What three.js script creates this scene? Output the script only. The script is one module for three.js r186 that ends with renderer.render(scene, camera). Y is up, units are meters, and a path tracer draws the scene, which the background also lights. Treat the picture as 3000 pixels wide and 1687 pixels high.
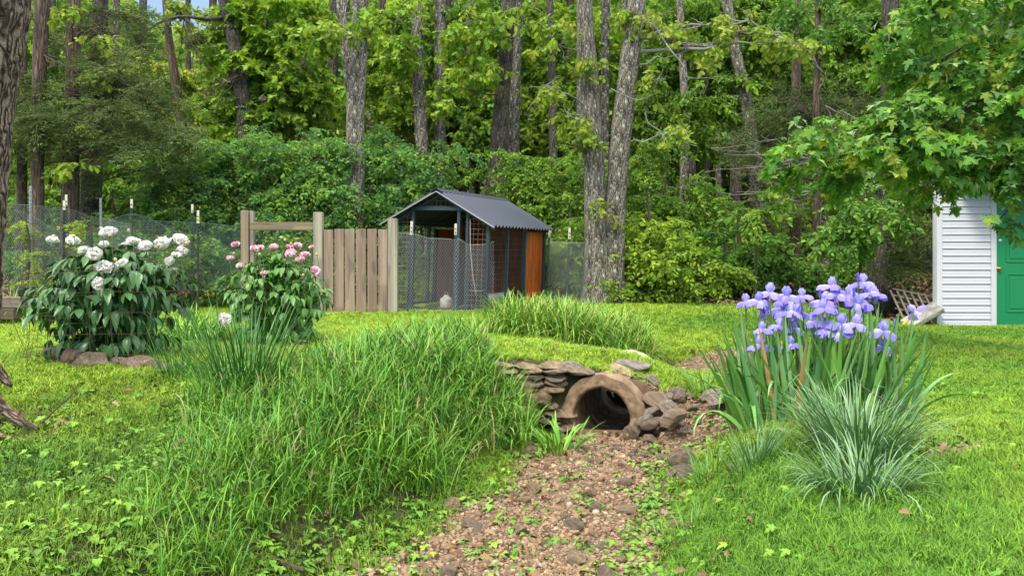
import * as THREE from 'three';
import { mergeGeometries, toCreasedNormals } from 'three/addons/utils/BufferGeometryUtils.js';
import { RoundedBoxGeometry } from 'three/addons/geometries/RoundedBoxGeometry.js';

// ---------- camera, sky, sun, exposure ----------
const CY = 1.5, F = 2354, HOR = 770;                     // eye height, focal length and horizon row of a 3000 x 1687 view
const scene = new THREE.Scene();
const camera = new THREE.PerspectiveCamera(2 * Math.atan(843.5 / F) * 180 / Math.PI, 3000 / 1687, 0.1, 400);
camera.position.set(0, CY, 0);
camera.lookAt(0, CY, -10);
camera.setViewOffset(3000, 1687, 0, 843.5 - HOR, 3000, 1687);   // shifted lens: uprights stay upright
camera.updateProjectionMatrix();
const renderer = new THREE.WebGLRenderer({ antialias: true });
renderer.setSize(1024, 575);
renderer.toneMapping = THREE.LinearToneMapping;
renderer.toneMappingExposure = 2.3;
renderer.shadowMap.enabled = true;
const sun = new THREE.DirectionalLight(new THREE.Color(1, 0.93, 0.80), 1.5);
sun.position.set(-10, 24, 7);
sun.target.position.set(0, 0, -9);
sun.castShadow = true;
sun.shadow.radius = 24;
sun.shadow.mapSize.set(4096, 4096);
Object.assign(sun.shadow.camera, { left: -30, right: 30, top: 30, bottom: -30, near: 1, far: 90 });
scene.add(sun, sun.target);

// ---------- random numbers and noise ----------
function rngOf(seed) {
  let a = seed >>> 0;
  return () => { a = (a + 0x6D2B79F5) >>> 0; let t = a; t = Math.imul(t ^ (t >>> 15), t | 1); t ^= t + Math.imul(t ^ (t >>> 7), t | 61); return ((t ^ (t >>> 14)) >>> 0) / 4294967296; };
}
let rnd = rngOf(11);
const R = (a, b) => a + (b - a) * rnd(), pick = (a) => a[Math.floor(rnd() * a.length)], gauss = () => (rnd() + rnd() + rnd() + rnd() - 2) * 1.0;
const lerp = (a, b, t) => a + (b - a) * t, clamp = (x, a = 0, b = 1) => Math.min(b, Math.max(a, x));
const smooth = (a, b, x) => { const t = clamp((x - a) / (b - a)); return t * t * (3 - 2 * t); };
const hash = (x, y, z = 0) => { let h = Math.imul(x | 0, 374761393) ^ Math.imul(y | 0, 668265263) ^ Math.imul(z | 0, 2147483647 ^ 0x5bd1e995); h = Math.imul(h ^ (h >>> 13), 1274126177); h ^= h >>> 16; return (h >>> 0) / 4294967296; };
function vn(x, y, z = 0, px = 0, py = 0) {                // value noise, periodic in x and y when px, py are given
  const xi = Math.floor(x), yi = Math.floor(y), zi = Math.floor(z), f = (t) => t * t * (3 - 2 * t), u = f(x - xi), v = f(y - yi), w = f(z - zi);
  const m = (a, p) => p ? ((a % p) + p) % p : a, X = [m(xi, px), m(xi + 1, px)], Y = [m(yi, py), m(yi + 1, py)];
  const h = (i, j, k) => hash(X[i], Y[j], zi + k);
  const e = (k) => lerp(lerp(h(0, 0, k), h(1, 0, k), u), lerp(h(0, 1, k), h(1, 1, k), u), v);
  return w ? lerp(e(0), e(1), w) : e(0);
}
function fbm(x, y, z = 0, n = 4, px = 0, py = 0) { let s = 0, a = 0.5, t = 0; for (let i = 0; i < n; i++) { s += a * vn(x, y, z + i * 17, px, py); t += a; a *= 0.5; x *= 2; y *= 2; z *= 2; px *= 2; py *= 2; } return s / t; }
const V = (x, y, z) => new THREE.Vector3(x, y, z);
const at = (px, py, d) => V((px - 1500) / F * d, CY - (py - HOR) / F * d, -d);     // a point d metres out

// sky: bright broken overcast, brighter overhead, pale blue lower down, the same all round
{
  const w = 512, h = 256, a = new Float32Array(w * h * 4);
  for (let j = 0; j < h; j++) for (let i = 0; i < w; i++) {
    const el = (j + 0.5) / h * Math.PI - Math.PI / 2, s = Math.max(0, Math.sin(el)), k = (j * w + i) * 4;
    const c = smooth(0.30, 0.5, fbm(i / w * 12, j / h * 12, 3, 5, 12, 0)) * smooth(0.30, 0.5, s);
    const L = 1.05 + 0.5 * s;
    a[k] = L * lerp(0.17, 1.04, c); a[k + 1] = L * lerp(0.25, 1.02, c); a[k + 2] = L * lerp(0.38, 0.98, c); a[k + 3] = 1;
  }
  const t = new THREE.DataTexture(a, w, h, THREE.RGBAFormat, THREE.FloatType);
  t.mapping = THREE.EquirectangularReflectionMapping; t.magFilter = THREE.LinearFilter; t.minFilter = THREE.LinearFilter; t.wrapS = THREE.RepeatWrapping; t.needsUpdate = true;
  scene.background = t; scene.environment = t;
  scene.backgroundIntensity = 1; scene.environmentIntensity = 1;
}

// ---------- textures and materials ----------
function tex(w, h, fn, srgb = false, rx = 1, ry = 1) {
  const a = new Uint8Array(w * h * 4);
  for (let j = 0; j < h; j++) for (let i = 0; i < w; i++) { const c = fn(i / w, j / h), k = (j * w + i) * 4; for (let q = 0; q < 3; q++) a[k + q] = clamp(typeof c === 'number' ? c : c[q]) * 255; a[k + 3] = 255; }
  const t = new THREE.DataTexture(a, w, h);
  t.wrapS = t.wrapT = THREE.RepeatWrapping; t.magFilter = THREE.LinearFilter; t.minFilter = THREE.LinearMipmapLinearFilter; t.generateMipmaps = true;
  if (srgb) t.colorSpace = THREE.SRGBColorSpace;
  t.repeat.set(rx, ry); t.needsUpdate = true;
  return t;
}
const again = (t, rx, ry) => { const c = t.clone(); c.repeat.set(rx, ry); c.needsUpdate = true; return c; };
const grain = tex(512, 512, (u, v) => 0.5 + 0.9 * (fbm(u * 16, v * 16, 1, 5, 16, 16) - 0.5) + 0.25 * (hash(u * 512, v * 512, 5) - 0.5));
const blotch = tex(512, 512, (u, v) => { const a = fbm(u * 8, v * 8, 2, 6, 8, 8), b = hash(u * 512, v * 512, 9); return 0.62 + 0.9 * (a - 0.5) + 0.22 * (b - 0.5); });
const barkTone = (u, v) => {                            // furrowed bark: long plates parted by dark cracks
  const wob = fbm(u * 6, v * 6, 4, 3, 6, 6) * 1.2, a = vn(u * 14 + wob, v * 5 + wob, 7, 14, 5), b = vn(u * 26 + wob * 2, v * 9, 8, 26, 9), r = 1 - Math.abs(2 * (0.6 * a + 0.4 * b) - 1);
  return { ridge: 1 - Math.pow(r, 3.2), g: fbm(u * 40, v * 40, 5, 3, 40, 40), l: smooth(0.52, 0.66, fbm(u * 7, v * 5, 11, 5, 7, 5)) };
};
const barkBump = tex(512, 512, (u, v) => { const b = barkTone(u, v); return 0.15 + 0.7 * b.ridge + 0.25 * (b.g - 0.5); });
function barkMap(base, crack, lichen, amount) {
  return tex(512, 512, (u, v) => { const b = barkTone(u, v), k = clamp(b.ridge * 1.1 - 0.1), q = amount * b.l * smooth(0.25, 0.7, b.ridge + 0.4 * (b.g - 0.5)); return [0, 1, 2].map((i) => lerp(lerp(crack[i], base[i] * (0.72 + 0.56 * b.g), k), lichen[i] * (0.75 + 0.5 * b.g), q)); }, true);
}
const woodMap = tex(256, 512, (u, v) => {
  const w = fbm(u * 3, v * 2, 3, 3, 3, 2) * 0.6, g = fbm(u * 40 + w * 10, v * 3, 6, 4, 40, 3), s = fbm(u * 4, v * 3, 12, 4, 4, 3), k = smooth(0.72, 0.8, vn(u * 3, v * 5, 31, 3, 5));
  const t = 0.84 + 0.3 * (g - 0.5) + 0.24 * (s - 0.5) - 0.1 * k; return [t, t * 0.985, t * 0.96];
}, true);
const woodBump = tex(256, 512, (u, v) => fbm(u * 40 + fbm(u * 3, v * 2, 3, 3, 3, 2) * 6, v * 3, 6, 4, 40, 3));
const lin = (r, g, b) => new THREE.Color().setRGB(r, g, b);
function mat(r, g, b, rough = 0.8, more = {}) { return new THREE.MeshStandardMaterial({ color: lin(r, g, b), roughness: rough, ...more }); }
function leafMat(r, g, b, through = 0.38, rough = 1, more = {}) { return new THREE.MeshPhysicalMaterial({ color: lin(r, g, b), roughness: rough, transmission: through, thickness: 0, side: THREE.DoubleSide, vertexColors: true, specularIntensity: 0.5, ...more }); }
function barkMat(base, crack, lichen, amount, rx, ry) { const m = barkMap(base, crack, lichen, amount); m.repeat.set(rx, ry); return new THREE.MeshStandardMaterial({ map: m, bumpMap: again(barkBump, rx, ry), bumpScale: 0.012, roughness: 0.95 }); }
const M = {
  oak: barkMat([0.57, 0.54, 0.49], [0.22, 0.195, 0.17], [0.70, 0.73, 0.66], 0.8, 2.6, 2.4),
  darkBark: barkMat([0.39, 0.365, 0.325], [0.14, 0.125, 0.11], [0.46, 0.48, 0.42], 0.3, 2.4, 2.2),
  lichenBark: barkMat([0.48, 0.46, 0.41], [0.18, 0.16, 0.14], [0.62, 0.66, 0.58], 1, 2.6, 2.6),
  cedarBark: barkMat([0.46, 0.385, 0.325], [0.20, 0.155, 0.125], [0.48, 0.47, 0.40], 0.25, 3.2, 0.9),
  shagBark: barkMat([0.56, 0.49, 0.42], [0.19, 0.135, 0.105], [0.58, 0.56, 0.49], 0.5, 2.3, 2.6),
  twig: mat(0.075, 0.058, 0.042, 0.95), deadTwig: mat(0.28, 0.25, 0.21, 0.95, { map: blotch }), lichenTwig: mat(0.36, 0.38, 0.32, 0.95, { map: blotch }),
  greenStem: mat(0.12, 0.22, 0.05, 0.7),
};
M.shagBark.bumpScale = 0.035;

// ---------- geometry helpers ----------
function clean(g) {                                       // position, normal, uv, colour; no index
  if (g.index) g = g.toNonIndexed();
  const n = g.attributes.position.count;
  if (!g.attributes.normal) g.computeVertexNormals();
  if (!g.attributes.uv) g.setAttribute('uv', new THREE.BufferAttribute(new Float32Array(n * 2), 2));
  if (!g.attributes.color) g.setAttribute('color', new THREE.BufferAttribute(new Float32Array(n * 3).fill(1), 3));
  for (const k of Object.keys(g.attributes)) if (!['position', 'normal', 'uv', 'color'].includes(k)) g.deleteAttribute(k);
  g.morphAttributes = {};
  return g;
}
const merge = (list) => mergeGeometries(list.map(clean), false);
const tinted = (g, r, gg, b) => { g = clean(g); const c = g.attributes.color; for (let i = 0; i < c.count; i++) c.setXYZ(i, r, gg, b); return g; };
function boxG(w, h, l, x = 0, y = 0, z = 0, bevel = 0.004) {          // uv in metres, v along the longest side
  const b = Math.min(bevel, w / 3, h / 3, l / 3), g = clean(bevel > 0 ? new RoundedBoxGeometry(w, h, l, 1, b) : new THREE.BoxGeometry(w, h, l)), p = g.attributes.position, n = g.attributes.normal, uv = g.attributes.uv, long = w > h && w > l ? 0 : h > l ? 1 : 2;
  for (let i = 0; i < p.count; i++) { const q = [p.getX(i), p.getY(i), p.getZ(i)], N = [Math.abs(n.getX(i)), Math.abs(n.getY(i)), Math.abs(n.getZ(i))], ax = N.indexOf(Math.max(...N)), o = [0, 1, 2].filter((k) => k !== long && k !== ax)[0] ?? (long + 1) % 3; uv.setXY(i, q[o] + 0.37 * ax, q[long]); }
  return g.translate(x, y, z);
}
function tubeG(pts, radii, seg = 8, bump = null, closed = true) {         // a tapered tube along a polyline, uv in metres
  const n = pts.length, pos = [], uv = [], idx = [], t = V(0, 0, 0), nrm = V(0, 0, 0), bin = V(0, 0, 0);
  let prev = null, len = 0;
  for (let i = 0; i < n; i++) {
    t.copy(pts[Math.min(i + 1, n - 1)]).sub(pts[Math.max(i - 1, 0)]).normalize();
    if (!prev) prev = Math.abs(t.y) > 0.8 ? V(1, 0, 0.01) : V(0, 1, 0.01);
    nrm.copy(prev).addScaledVector(t, -prev.dot(t)).normalize(); prev = nrm.clone(); bin.crossVectors(t, nrm);
    if (i) len += pts[i].distanceTo(pts[i - 1]);
    const r = Array.isArray(radii) ? radii[i] : radii;
    for (let k = 0; k <= seg; k++) {
      const a = (k % seg) / seg * Math.PI * 2, q = bump ? r * bump((k % seg) / seg, len, r) : r, c = Math.cos(a) * q, s = Math.sin(a) * q;
      pos.push(pts[i].x + nrm.x * c + bin.x * s, pts[i].y + nrm.y * c + bin.y * s, pts[i].z + nrm.z * c + bin.z * s);
      uv.push(k / seg * 2 * Math.PI * (Array.isArray(radii) ? radii[0] : radii), len);
    }
  }
  for (let i = 0; i < n - 1; i++) for (let k = 0; k < seg; k++) { const a = i * (seg + 1) + k, b = a + seg + 1; idx.push(a, a + 1, b, a + 1, b + 1, b); }
  if (closed) for (const [i, f] of [[0, 1], [n - 1, 0]]) { const c = pos.length / 3; pos.push(pts[i].x, pts[i].y, pts[i].z); uv.push(0, 0); for (let k = 0; k < seg; k++) { const a = i * (seg + 1) + k; f ? idx.push(c, a + 1, a) : idx.push(c, a, a + 1); } }
  const g = new THREE.BufferGeometry();
  g.setAttribute('position', new THREE.Float32BufferAttribute(pos, 3)); g.setAttribute('uv', new THREE.Float32BufferAttribute(uv, 2)); g.setIndex(idx);
  g.computeVertexNormals();
  { const N = g.attributes.normal; for (let i = 0; i < n; i++) { const a = i * (seg + 1), b = a + seg, x = N.getX(a) + N.getX(b), y = N.getY(a) + N.getY(b), z = N.getZ(a) + N.getZ(b), l = Math.hypot(x, y, z) || 1; N.setXYZ(a, x / l, y / l, z / l); N.setXYZ(b, x / l, y / l, z / l); } }
  return g;
}
function curve(pts, n) { return new THREE.CatmullRomCurve3(pts).getPoints(n); }
function wander(a, b, n, amp) { const out = [], l = a.distanceTo(b); for (let i = 0; i <= n; i++) { const t = i / n, k = Math.sin(t * Math.PI) * amp * l; out.push(V(lerp(a.x, b.x, t) + gauss() * k, lerp(a.y, b.y, t) + gauss() * k, lerp(a.z, b.z, t) + gauss() * k)); } return out; }
const taper = (n, a, b) => Array.from({ length: n }, (_, i) => lerp(a, b, i / (n - 1)));

// ---------- naming ----------
const taken = {};
function numbered(name) { const n = taken[name] = (taken[name] ?? -1) + 1; return n ? `${name}_${String(n).padStart(3, '0')}` : name; }
function tag(o, label, category, group) { o.userData.label = label; o.userData.category = category; if (group) o.userData.group = group; return o; }
function thing(name, label, category, p = V(0, 0, 0), group) { const o = new THREE.Group(); o.name = numbered(name); o.position.copy(p); scene.add(o); return tag(o, label, category, group); }
function shadowed(m) { m.castShadow = true; m.receiveShadow = true; return m; }
function part(parent, name, g, m) { const o = shadowed(new THREE.Mesh(g, m)); o.name = name; parent.add(o); return o; }
function partW(parent, name, g, m) { const o = part(parent, name, g, m); o.position.copy(parent.position).negate(); return o; }     // geometry given in world places
function single(name, g, m, label, category, group) {       // a thing that is one mesh; its origin goes to its base
  g.computeBoundingBox(); const b = g.boundingBox, c = V((b.min.x + b.max.x) / 2, b.min.y, (b.min.z + b.max.z) / 2);
  const o = shadowed(new THREE.Mesh(g.translate(-c.x, -c.y, -c.z), m)); o.name = numbered(name); o.position.copy(c); scene.add(o); return tag(o, label, category, group);
}
function setting(name, g, m) { const o = shadowed(new THREE.Mesh(g, m)); o.name = numbered(name); o.userData.kind = 'structure'; scene.add(o); return o; }
const dummy = new THREE.Object3D();
function many(parent, name, g, m, items) {                // uncountable stuff: copies with their own place, turn, size and tint
  const o = shadowed(new THREE.InstancedMesh(g, m, items.length));
  items.forEach((it, i) => { dummy.position.copy(it.p); if (it.q) dummy.quaternion.copy(it.q); else dummy.rotation.set(it.e?.[0] ?? 0, it.e?.[1] ?? 0, it.e?.[2] ?? 0, 'YXZ'); const s = it.s ?? 1; typeof s === 'number' ? dummy.scale.set(s, s, s) : dummy.scale.set(...s); dummy.updateMatrix(); o.setMatrixAt(i, dummy.matrix); if (it.c) o.setColorAt(i, it.c); });
  o.name = parent === scene ? numbered(name) : name; o.userData.kind = 'stuff'; o.frustumCulled = false; parent.add(o);
  if (parent !== scene) o.position.copy(parent.position).negate();
  return o;
}
// ---------- the ground ----------
const PIPE = { x: 0.675, y: CY - 1.158, d: 6.06, yaw: 0.29, len: 1.5, R: 0.312, r: 0.212, rise: 0.03 };
const poly = (t, pts) => { if (t <= pts[0][0]) return pts[0][1]; for (let i = 1; i < pts.length; i++) if (t <= pts[i][0]) return lerp(pts[i - 1][1], pts[i][1], (t - pts[i - 1][0]) / (pts[i][0] - pts[i - 1][0])); return pts[pts.length - 1][1]; };
const washX = (d) => poly(d, [[2, -0.6], [3.6, -0.04], [4.93, 0.47], [5.84, 0.74], [7, 0.85]]);
const washW = (d) => poly(d, [[2, 0.75], [3.6, 0.68], [4.93, 0.58], [5.84, 0.46], [7, 0.35]]);
function segDist(x, d, ax, ad, bx, bd) { const t = clamp(((x - ax) * (bx - ax) + (d - ad) * (bd - ad)) / ((bx - ax) ** 2 + (bd - ad) ** 2)); return [Math.hypot(x - ax - t * (bx - ax), d - ad - t * (bd - ad)), t]; }
function groundRel(x, d) {
  const L = -0.75 - 0.34 * smooth(6, 2.2, d);
  let r = lerp(-0.98, -0.74, smooth(9, 13, d)); r = lerp(r, -1.03, smooth(4.9, 6.3, x));
  let h = lerp(L, r, smooth(0.2, 1.7, x));
  h -= 0.05 * Math.exp(-(((x - 0.9) / 0.6) ** 2) - ((d - 6.4) / 0.5) ** 2);
  h += 0.07 * Math.exp(-(((x - 1.0) / 0.3) ** 2) - ((d - 7.1) / 0.35) ** 2);
  h += 0.05 * (fbm(x * 0.7, d * 0.7, 1, 3) - 0.5) + 0.025 * (fbm(x * 3, d * 3, 2, 3) - 0.5);
  // the wash below the culvert
  const c = washX(d), w = washW(d), t = smooth(0, 1, (Math.abs(x - c) - w) / (x < c ? 0.75 : 0.6)), e = x < 1.0 ? smooth(6.10, 6.22, d) : lerp(smooth(6.10, 6.22, d), smooth(5.5, 6.9, d), smooth(1.0, 1.35, x));
  const floor = lerp(-1.40, -1.30, smooth(3.4, 6, d)) + 0.03 * (fbm(x * 4, d * 4, 5, 3) - 0.5);
  h = lerp(h, floor, (1 - t) * (1 - e));
  // and above it
  const [s, k] = segDist(x, d, 1.08, 7.35, 2.5, 8.7), u = smooth(7.27, 7.37, d + 0.3 * (x - 1.14));
  h = lerp(h, lerp(-1.36, -0.96, Math.pow(k, 0.8)), u * (1 - smooth(0.26, 0.8, s)));
  h += 0.5 * smooth(14, 17, d) * smooth(2.5, 6, x) + 0.03 * Math.max(0, d - 15) + 0.22 * Math.max(0, d - 24) * smooth(24, 30, d);
  return h;
}
const groundY = (x, z) => CY + groundRel(x, -z);
const onGround = (px, d, lift = 0) => { const x = (px - 1500) / F * d; return V(x, groundY(x, -d) + lift, -d); };
function washMask(x, d) {                                  // 1 where bare gravel lies
  const n = 0.5 * (fbm(x * 2.2, d * 2.2, 8, 4) - 0.5), c = washX(d), w = washW(d);
  const a = d < 6.15 ? smooth(0.16, -0.1, Math.abs(x - c) - w + n * 0.9) : 0;
  const scree = smooth(0.1, -0.1, segDist(x, d, 1.15, 5.95, 1.6, 5.5)[0] - 0.4 + n);
  const up = smooth(0.12, -0.12, segDist(x, d, 1.2, 7.7, 2.6, 8.7)[0] - 0.36 + n), bare = smooth(0.1, -0.08, segDist(x, d, 2.05, 4.0, 2.5, 4.25)[0] - 0.1 + n * 0.6);
  return Math.max(a, scree, up, bare);
}
function litterMask(x, d) { return Math.max(smooth(13.4, 14.2, d + 1.2 * (fbm(x, d, 4, 3) - 0.5)) * smooth(2.0, 3.2, x), smooth(15.5, 16.5, d)); }
function dirtMask(x, d) { return smooth(0.47, 0.62, fbm(x * 1.6, d * 1.6, 21, 4)) * smooth(5.2, 4.2, d) * smooth(0.2, -0.6, x - washX(d) + washW(d) + 0.2); }
{
  const line = (from, to, parts) => { const out = [from]; for (const [end, step] of parts) { let x = out[out.length - 1]; const n = Math.max(1, Math.round((end - x) / step)); const s = (end - x) / n; for (let i = 0; i < n; i++) { x += s; out.push(x); } } return out; };
  const X = line(-70, 70, [[-30, 4], [-12, 1], [-5, 0.25], [-1.2, 0.07], [0.1, 0.05], [1.8, 0.03], [3.2, 0.06], [6, 0.2], [12, 0.6], [30, 2], [70, 5]]), D = line(-2, 90, [[1.5, 0.5], [3, 0.07], [5.9, 0.05], [6.4, 0.02], [7.3, 0.05], [7.8, 0.025], [9, 0.06], [14, 0.2], [20, 0.5], [32, 1.5], [90, 6]]);
  const pos = [], uv = [], col = [], idx = [], soil = lin(0.085, 0.078, 0.03), dirt = lin(0.25, 0.155, 0.095), litter = lin(0.13, 0.085, 0.055), c = new THREE.Color();
  const nx = X.length, ax = V(Math.sin(PIPE.yaw), 0, -Math.cos(PIPE.yaw));
  for (const d of D) for (const x of X) { pos.push(x, groundY(x, -d), -d); uv.push(x, d); c.copy(soil).lerp(litter, litterMask(x, d)).lerp(dirt, Math.max(washMask(x, d), 0.8 * dirtMask(x, d))); col.push(c.r, c.g, c.b); }
  for (let j = 0; j < D.length - 1; j++) for (let i = 0; i < nx - 1; i++) {
    const a = j * nx + i, q = V((X[i] + X[i + 1]) / 2, 0, -(D[j] + D[j + 1]) / 2); q.y = groundY(q.x, q.z);
    const r = q.clone().sub(V(PIPE.x, PIPE.y, -PIPE.d)), s = r.dot(ax); r.addScaledVector(ax, -s); r.y -= PIPE.rise * s;
    if (s > -0.02 && s < PIPE.len - 0.02 && r.length() < PIPE.R - 0.045 && q.y > PIPE.y + PIPE.rise * s - (s < 1.1 ? 0.10 : 0.05)) continue;      // the culvert is hollow
    idx.push(a, a + 1, a + nx, a + 1, a + nx + 1, a + nx);
  }
  const g = new THREE.BufferGeometry();
  g.setAttribute('position', new THREE.Float32BufferAttribute(pos, 3)); g.setAttribute('uv', new THREE.Float32BufferAttribute(uv, 2)); g.setAttribute('color', new THREE.Float32BufferAttribute(col, 3)); g.setIndex(idx); g.computeVertexNormals();
  setting('ground', g, mat(1, 1, 1, 0.97, { map: again(blotch, 1.1, 1.1), vertexColors: true, bumpMap: again(grain, 2.3, 2.3), bumpScale: 0.02 }));
}
// ---------- leaves, sprigs and blades ----------
// a leaf lies along +z from its stalk, blade across x, upper side +y
function triMesh(pos, idx, uvs) { const g = new THREE.BufferGeometry(); g.setAttribute('position', new THREE.Float32BufferAttribute(pos, 3)); if (uvs) g.setAttribute('uv', new THREE.Float32BufferAttribute(uvs, 2)); g.setIndex(idx); g.computeVertexNormals(); return g; }
function simpleLeaf(profile, fold = 0.25, curl = 0.25) {        // profile: [along, half width]
  const pos = [0, 0, 0], idx = [], y = (x, z) => fold * Math.abs(x) - curl * z * z;
  for (const [z, w] of profile) pos.push(-w, y(w, z), z, 0, y(0, z), z, w, y(w, z), z);
  const n = profile.length; pos.push(0, y(0, 1), 1);
  idx.push(0, 2, 1, 0, 3, 2);
  for (let i = 0; i < n - 1; i++) { const a = 1 + 3 * i, b = a + 3; idx.push(a, a + 1, b, a + 1, b + 1, b, a + 1, a + 2, b + 1, a + 2, b + 2, b + 1); }
  const a = 1 + 3 * (n - 1), t = pos.length / 3 - 1; idx.push(a, a + 1, t, a + 1, a + 2, t);
  return triMesh(pos, idx);
}
function lobedLeaf(outline, cz = 0.45, fold = 0.2, curl = 0.25) {   // outline of the right half, stalk to tip
  const pts = [[0, 0], ...outline, ...outline.slice(0, -1).reverse().map(([x, z]) => [-x, z])], y = (x, z) => fold * Math.abs(x) - curl * z * z, pos = [0, y(0, cz), cz], idx = [];
  for (const [x, z] of pts) pos.push(x, y(x, z), z);
  for (let i = 0; i < pts.length; i++) idx.push(0, 1 + i, 1 + (i + 1) % pts.length);
  return triMesh(pos, idx);
}
const LEAF = {
  oval: simpleLeaf([[0.22, 0.17], [0.55, 0.24], [0.82, 0.13]]),
  small: simpleLeaf([[0.45, 0.25]]),
  lance: simpleLeaf([[0.2, 0.11], [0.5, 0.17], [0.8, 0.09]], 0.3, 0.45),
  maple: lobedLeaf([[0.1, -0.04], [0.34, -0.02], [0.22, 0.16], [0.52, 0.22], [0.44, 0.33], [0.62, 0.52], [0.38, 0.48], [0.16, 0.45], [0.24, 0.66], [0.17, 0.72], [0.12, 0.86], [0, 1.04]], 0.3, 0.15, 0.3),
  oak: lobedLeaf([[0.1, 0.12], [0.09, 0.2], [0.26, 0.28], [0.12, 0.4], [0.36, 0.52], [0.16, 0.62], [0.3, 0.78], [0.16, 0.82], [0.12, 0.95], [0, 1]], 0.45, 0.2, 0.35),
  heart: lobedLeaf([[0.2, -0.12], [0.42, 0.0], [0.46, 0.25], [0.34, 0.55], [0.15, 0.82], [0, 1]], 0.35, 0.18, 0.2),
};
const put = (g, p, yaw, pitch, roll, s) => { dummy.position.copy(p); dummy.rotation.set(pitch, yaw, roll, 'YXZ'); typeof s === 'number' ? dummy.scale.set(s, s, s) : dummy.scale.set(...s); dummy.updateMatrix(); return g.clone().applyMatrix4(dummy.matrix); };
function sprig(leaf, n, len, size, { fan = 1.0, droop = 0.3, tilt = 0.5, vary = 0.3, pair = false, end = 3 } = {}) {
  const list = [], path = [];
  for (let i = 0; i <= 4; i++) { const t = i / 4; path.push(V(Math.sin(t * 3) * 0.05 * len, -droop * len * t * t, t * len)); }
  const spine = new THREE.CatmullRomCurve3(path);
  list.push(tinted(tubeG(path, taper(5, 0.006, 0.002), 3), 0.55, 0.45, 0.35));
  const one = (t, yaw) => { const v = 1 + R(-vary, vary), s = size * R(0.7, 1.15); list.push(tinted(put(leaf, spine.getPoint(t).add(V(R(-1, 1), R(-1, 1), 0).multiplyScalar(0.02)), yaw, R(-tilt, tilt * 1.4) + 0.15, R(-tilt, tilt), s), v * R(0.9, 1.15), v, v * R(0.8, 1.2))); };
  for (let i = 0; i < n; i++) { const t = 0.15 + 0.8 * i / n, s = i % 2 ? 1 : -1; one(t, s * fan * R(0.7, 1.3)); if (pair) one(t, -s * fan * R(0.7, 1.3)); }
  for (let i = 0; i < end; i++) one(1, R(-0.8, 0.8));
  return merge(list);
}
rnd = rngOf(101);
const SPRIG = {
  oak: [0, 1, 2].map(() => sprig(LEAF.oak, 8, 0.36, 0.135, { fan: 1.1, tilt: 0.8, end: 5 })),
  maple: [0, 1, 2].map(() => sprig(LEAF.maple, 5, 0.34, 0.118, { fan: 1.1, tilt: 0.75, pair: true, end: 3 })),
  broad: [0, 1, 2].map(() => sprig(LEAF.oval, 9, 0.42, 0.115, { fan: 1.0, tilt: 0.7, pair: true })),
  shrub: [0, 1, 2].map(() => sprig(LEAF.oval, 8, 0.40, 0.075, { fan: 1.1, tilt: 0.8, pair: true, droop: 0.4 })),
  fine: [0, 1].map(() => sprig(LEAF.small, 14, 0.5, 0.085, { fan: 1.1, tilt: 0.9, pair: true })),
  far: [0, 1].map(() => { const l = []; for (let i = 0; i < 26; i++) { const v = R(0.7, 1.3); l.push(tinted(put(LEAF.small, V(gauss() * 0.5, gauss() * 0.4, gauss() * 0.5), R(0, 6.3), R(-1, 1), R(-1, 1), R(0.16, 0.3)), v * R(0.9, 1.15), v, v * R(0.8, 1.2))); } return merge(l); }),
  cedar: [0, 1, 2].map(() => {                            // feathery evergreen spray
    const l = [tinted(tubeG([V(0, 0, 0), V(0, -0.03, 0.3), V(0, -0.1, 0.58)], taper(3, 0.007, 0.002), 3), 1.3, 0.8, 0.6)];
    for (let i = 0; i < 15; i++) {
      const t = 0.08 + 0.9 * i / 15, s = i % 2 ? 1 : -1, c = V(0, -0.1 * t * t * 1.7, 0.58 * t), yaw = s * R(0.5, 1.1), L = R(0.10, 0.2) * (1.15 - 0.5 * t);
      for (let k = 0; k < 5; k++) { const q = c.clone().add(V(Math.sin(yaw) * L * k / 5, R(-0.012, 0.012), Math.cos(yaw) * L * k / 5)), v = R(0.7, 1.3); l.push(tinted(put(LEAF.small, q, yaw + R(-0.8, 0.8), R(-0.7, 0.5), R(-1, 1), [0.026, 0.05, R(0.05, 0.09)]), v * R(0.9, 1.2), v, v)); }
    }
    return merge(l);
  }),
};
function inClump([px, py, rx, ry, d, n, rd], kinds, tint, { size = 1, droop = 0.25, shell = 0.5 } = {}) {
  const c = at(px, py, d), ax = rx / F * d, ay = ry / F * d, az = rd ?? Math.min(1.6, (ax + ay) / 2), out = [];
  const knots = []; for (let i = 0; i < Math.ceil(n / 9); i++) { const u = R(-1, 1), a = R(0, Math.PI * 2), r = Math.pow(rnd(), lerp(0.33, 0.15, shell)), s = Math.sqrt(1 - u * u); knots.push([s * Math.cos(a) * r, u * r, s * Math.sin(a) * r, R(0.16, 0.36)]); }
  for (let i = 0; i < n; i++) {
    const [kx, ky, kz, kr] = pick(knots), dir = V(kx + gauss() * kr, ky + gauss() * kr * 0.7, kz + gauss() * kr);
    const p = V(c.x + dir.x * ax, c.y + dir.y * ay, c.z + dir.z * az);
    if (p.y < groundY(p.x, p.z) + 0.1) continue;
    out.push({ k: Math.floor(rnd() * kinds), p, e: [R(-0.5, 0.6) + droop, Math.atan2(dir.x, dir.z) + R(-1.3, 1.3), R(-0.6, 0.6)], s: size * R(0.7, 1.3), c: tint(p) });
  }
  return out;
}
const tintOf = (list, spread = 0.15) => () => { const a = pick(list), b = pick(list), t = rnd(), v = 1 + R(-spread, spread); return lin(lerp(a[0], b[0], t) * v, lerp(a[1], b[1], t) * v, lerp(a[2], b[2], t) * v); };
const white = leafMat(1, 1, 1, 0.45);
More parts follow.
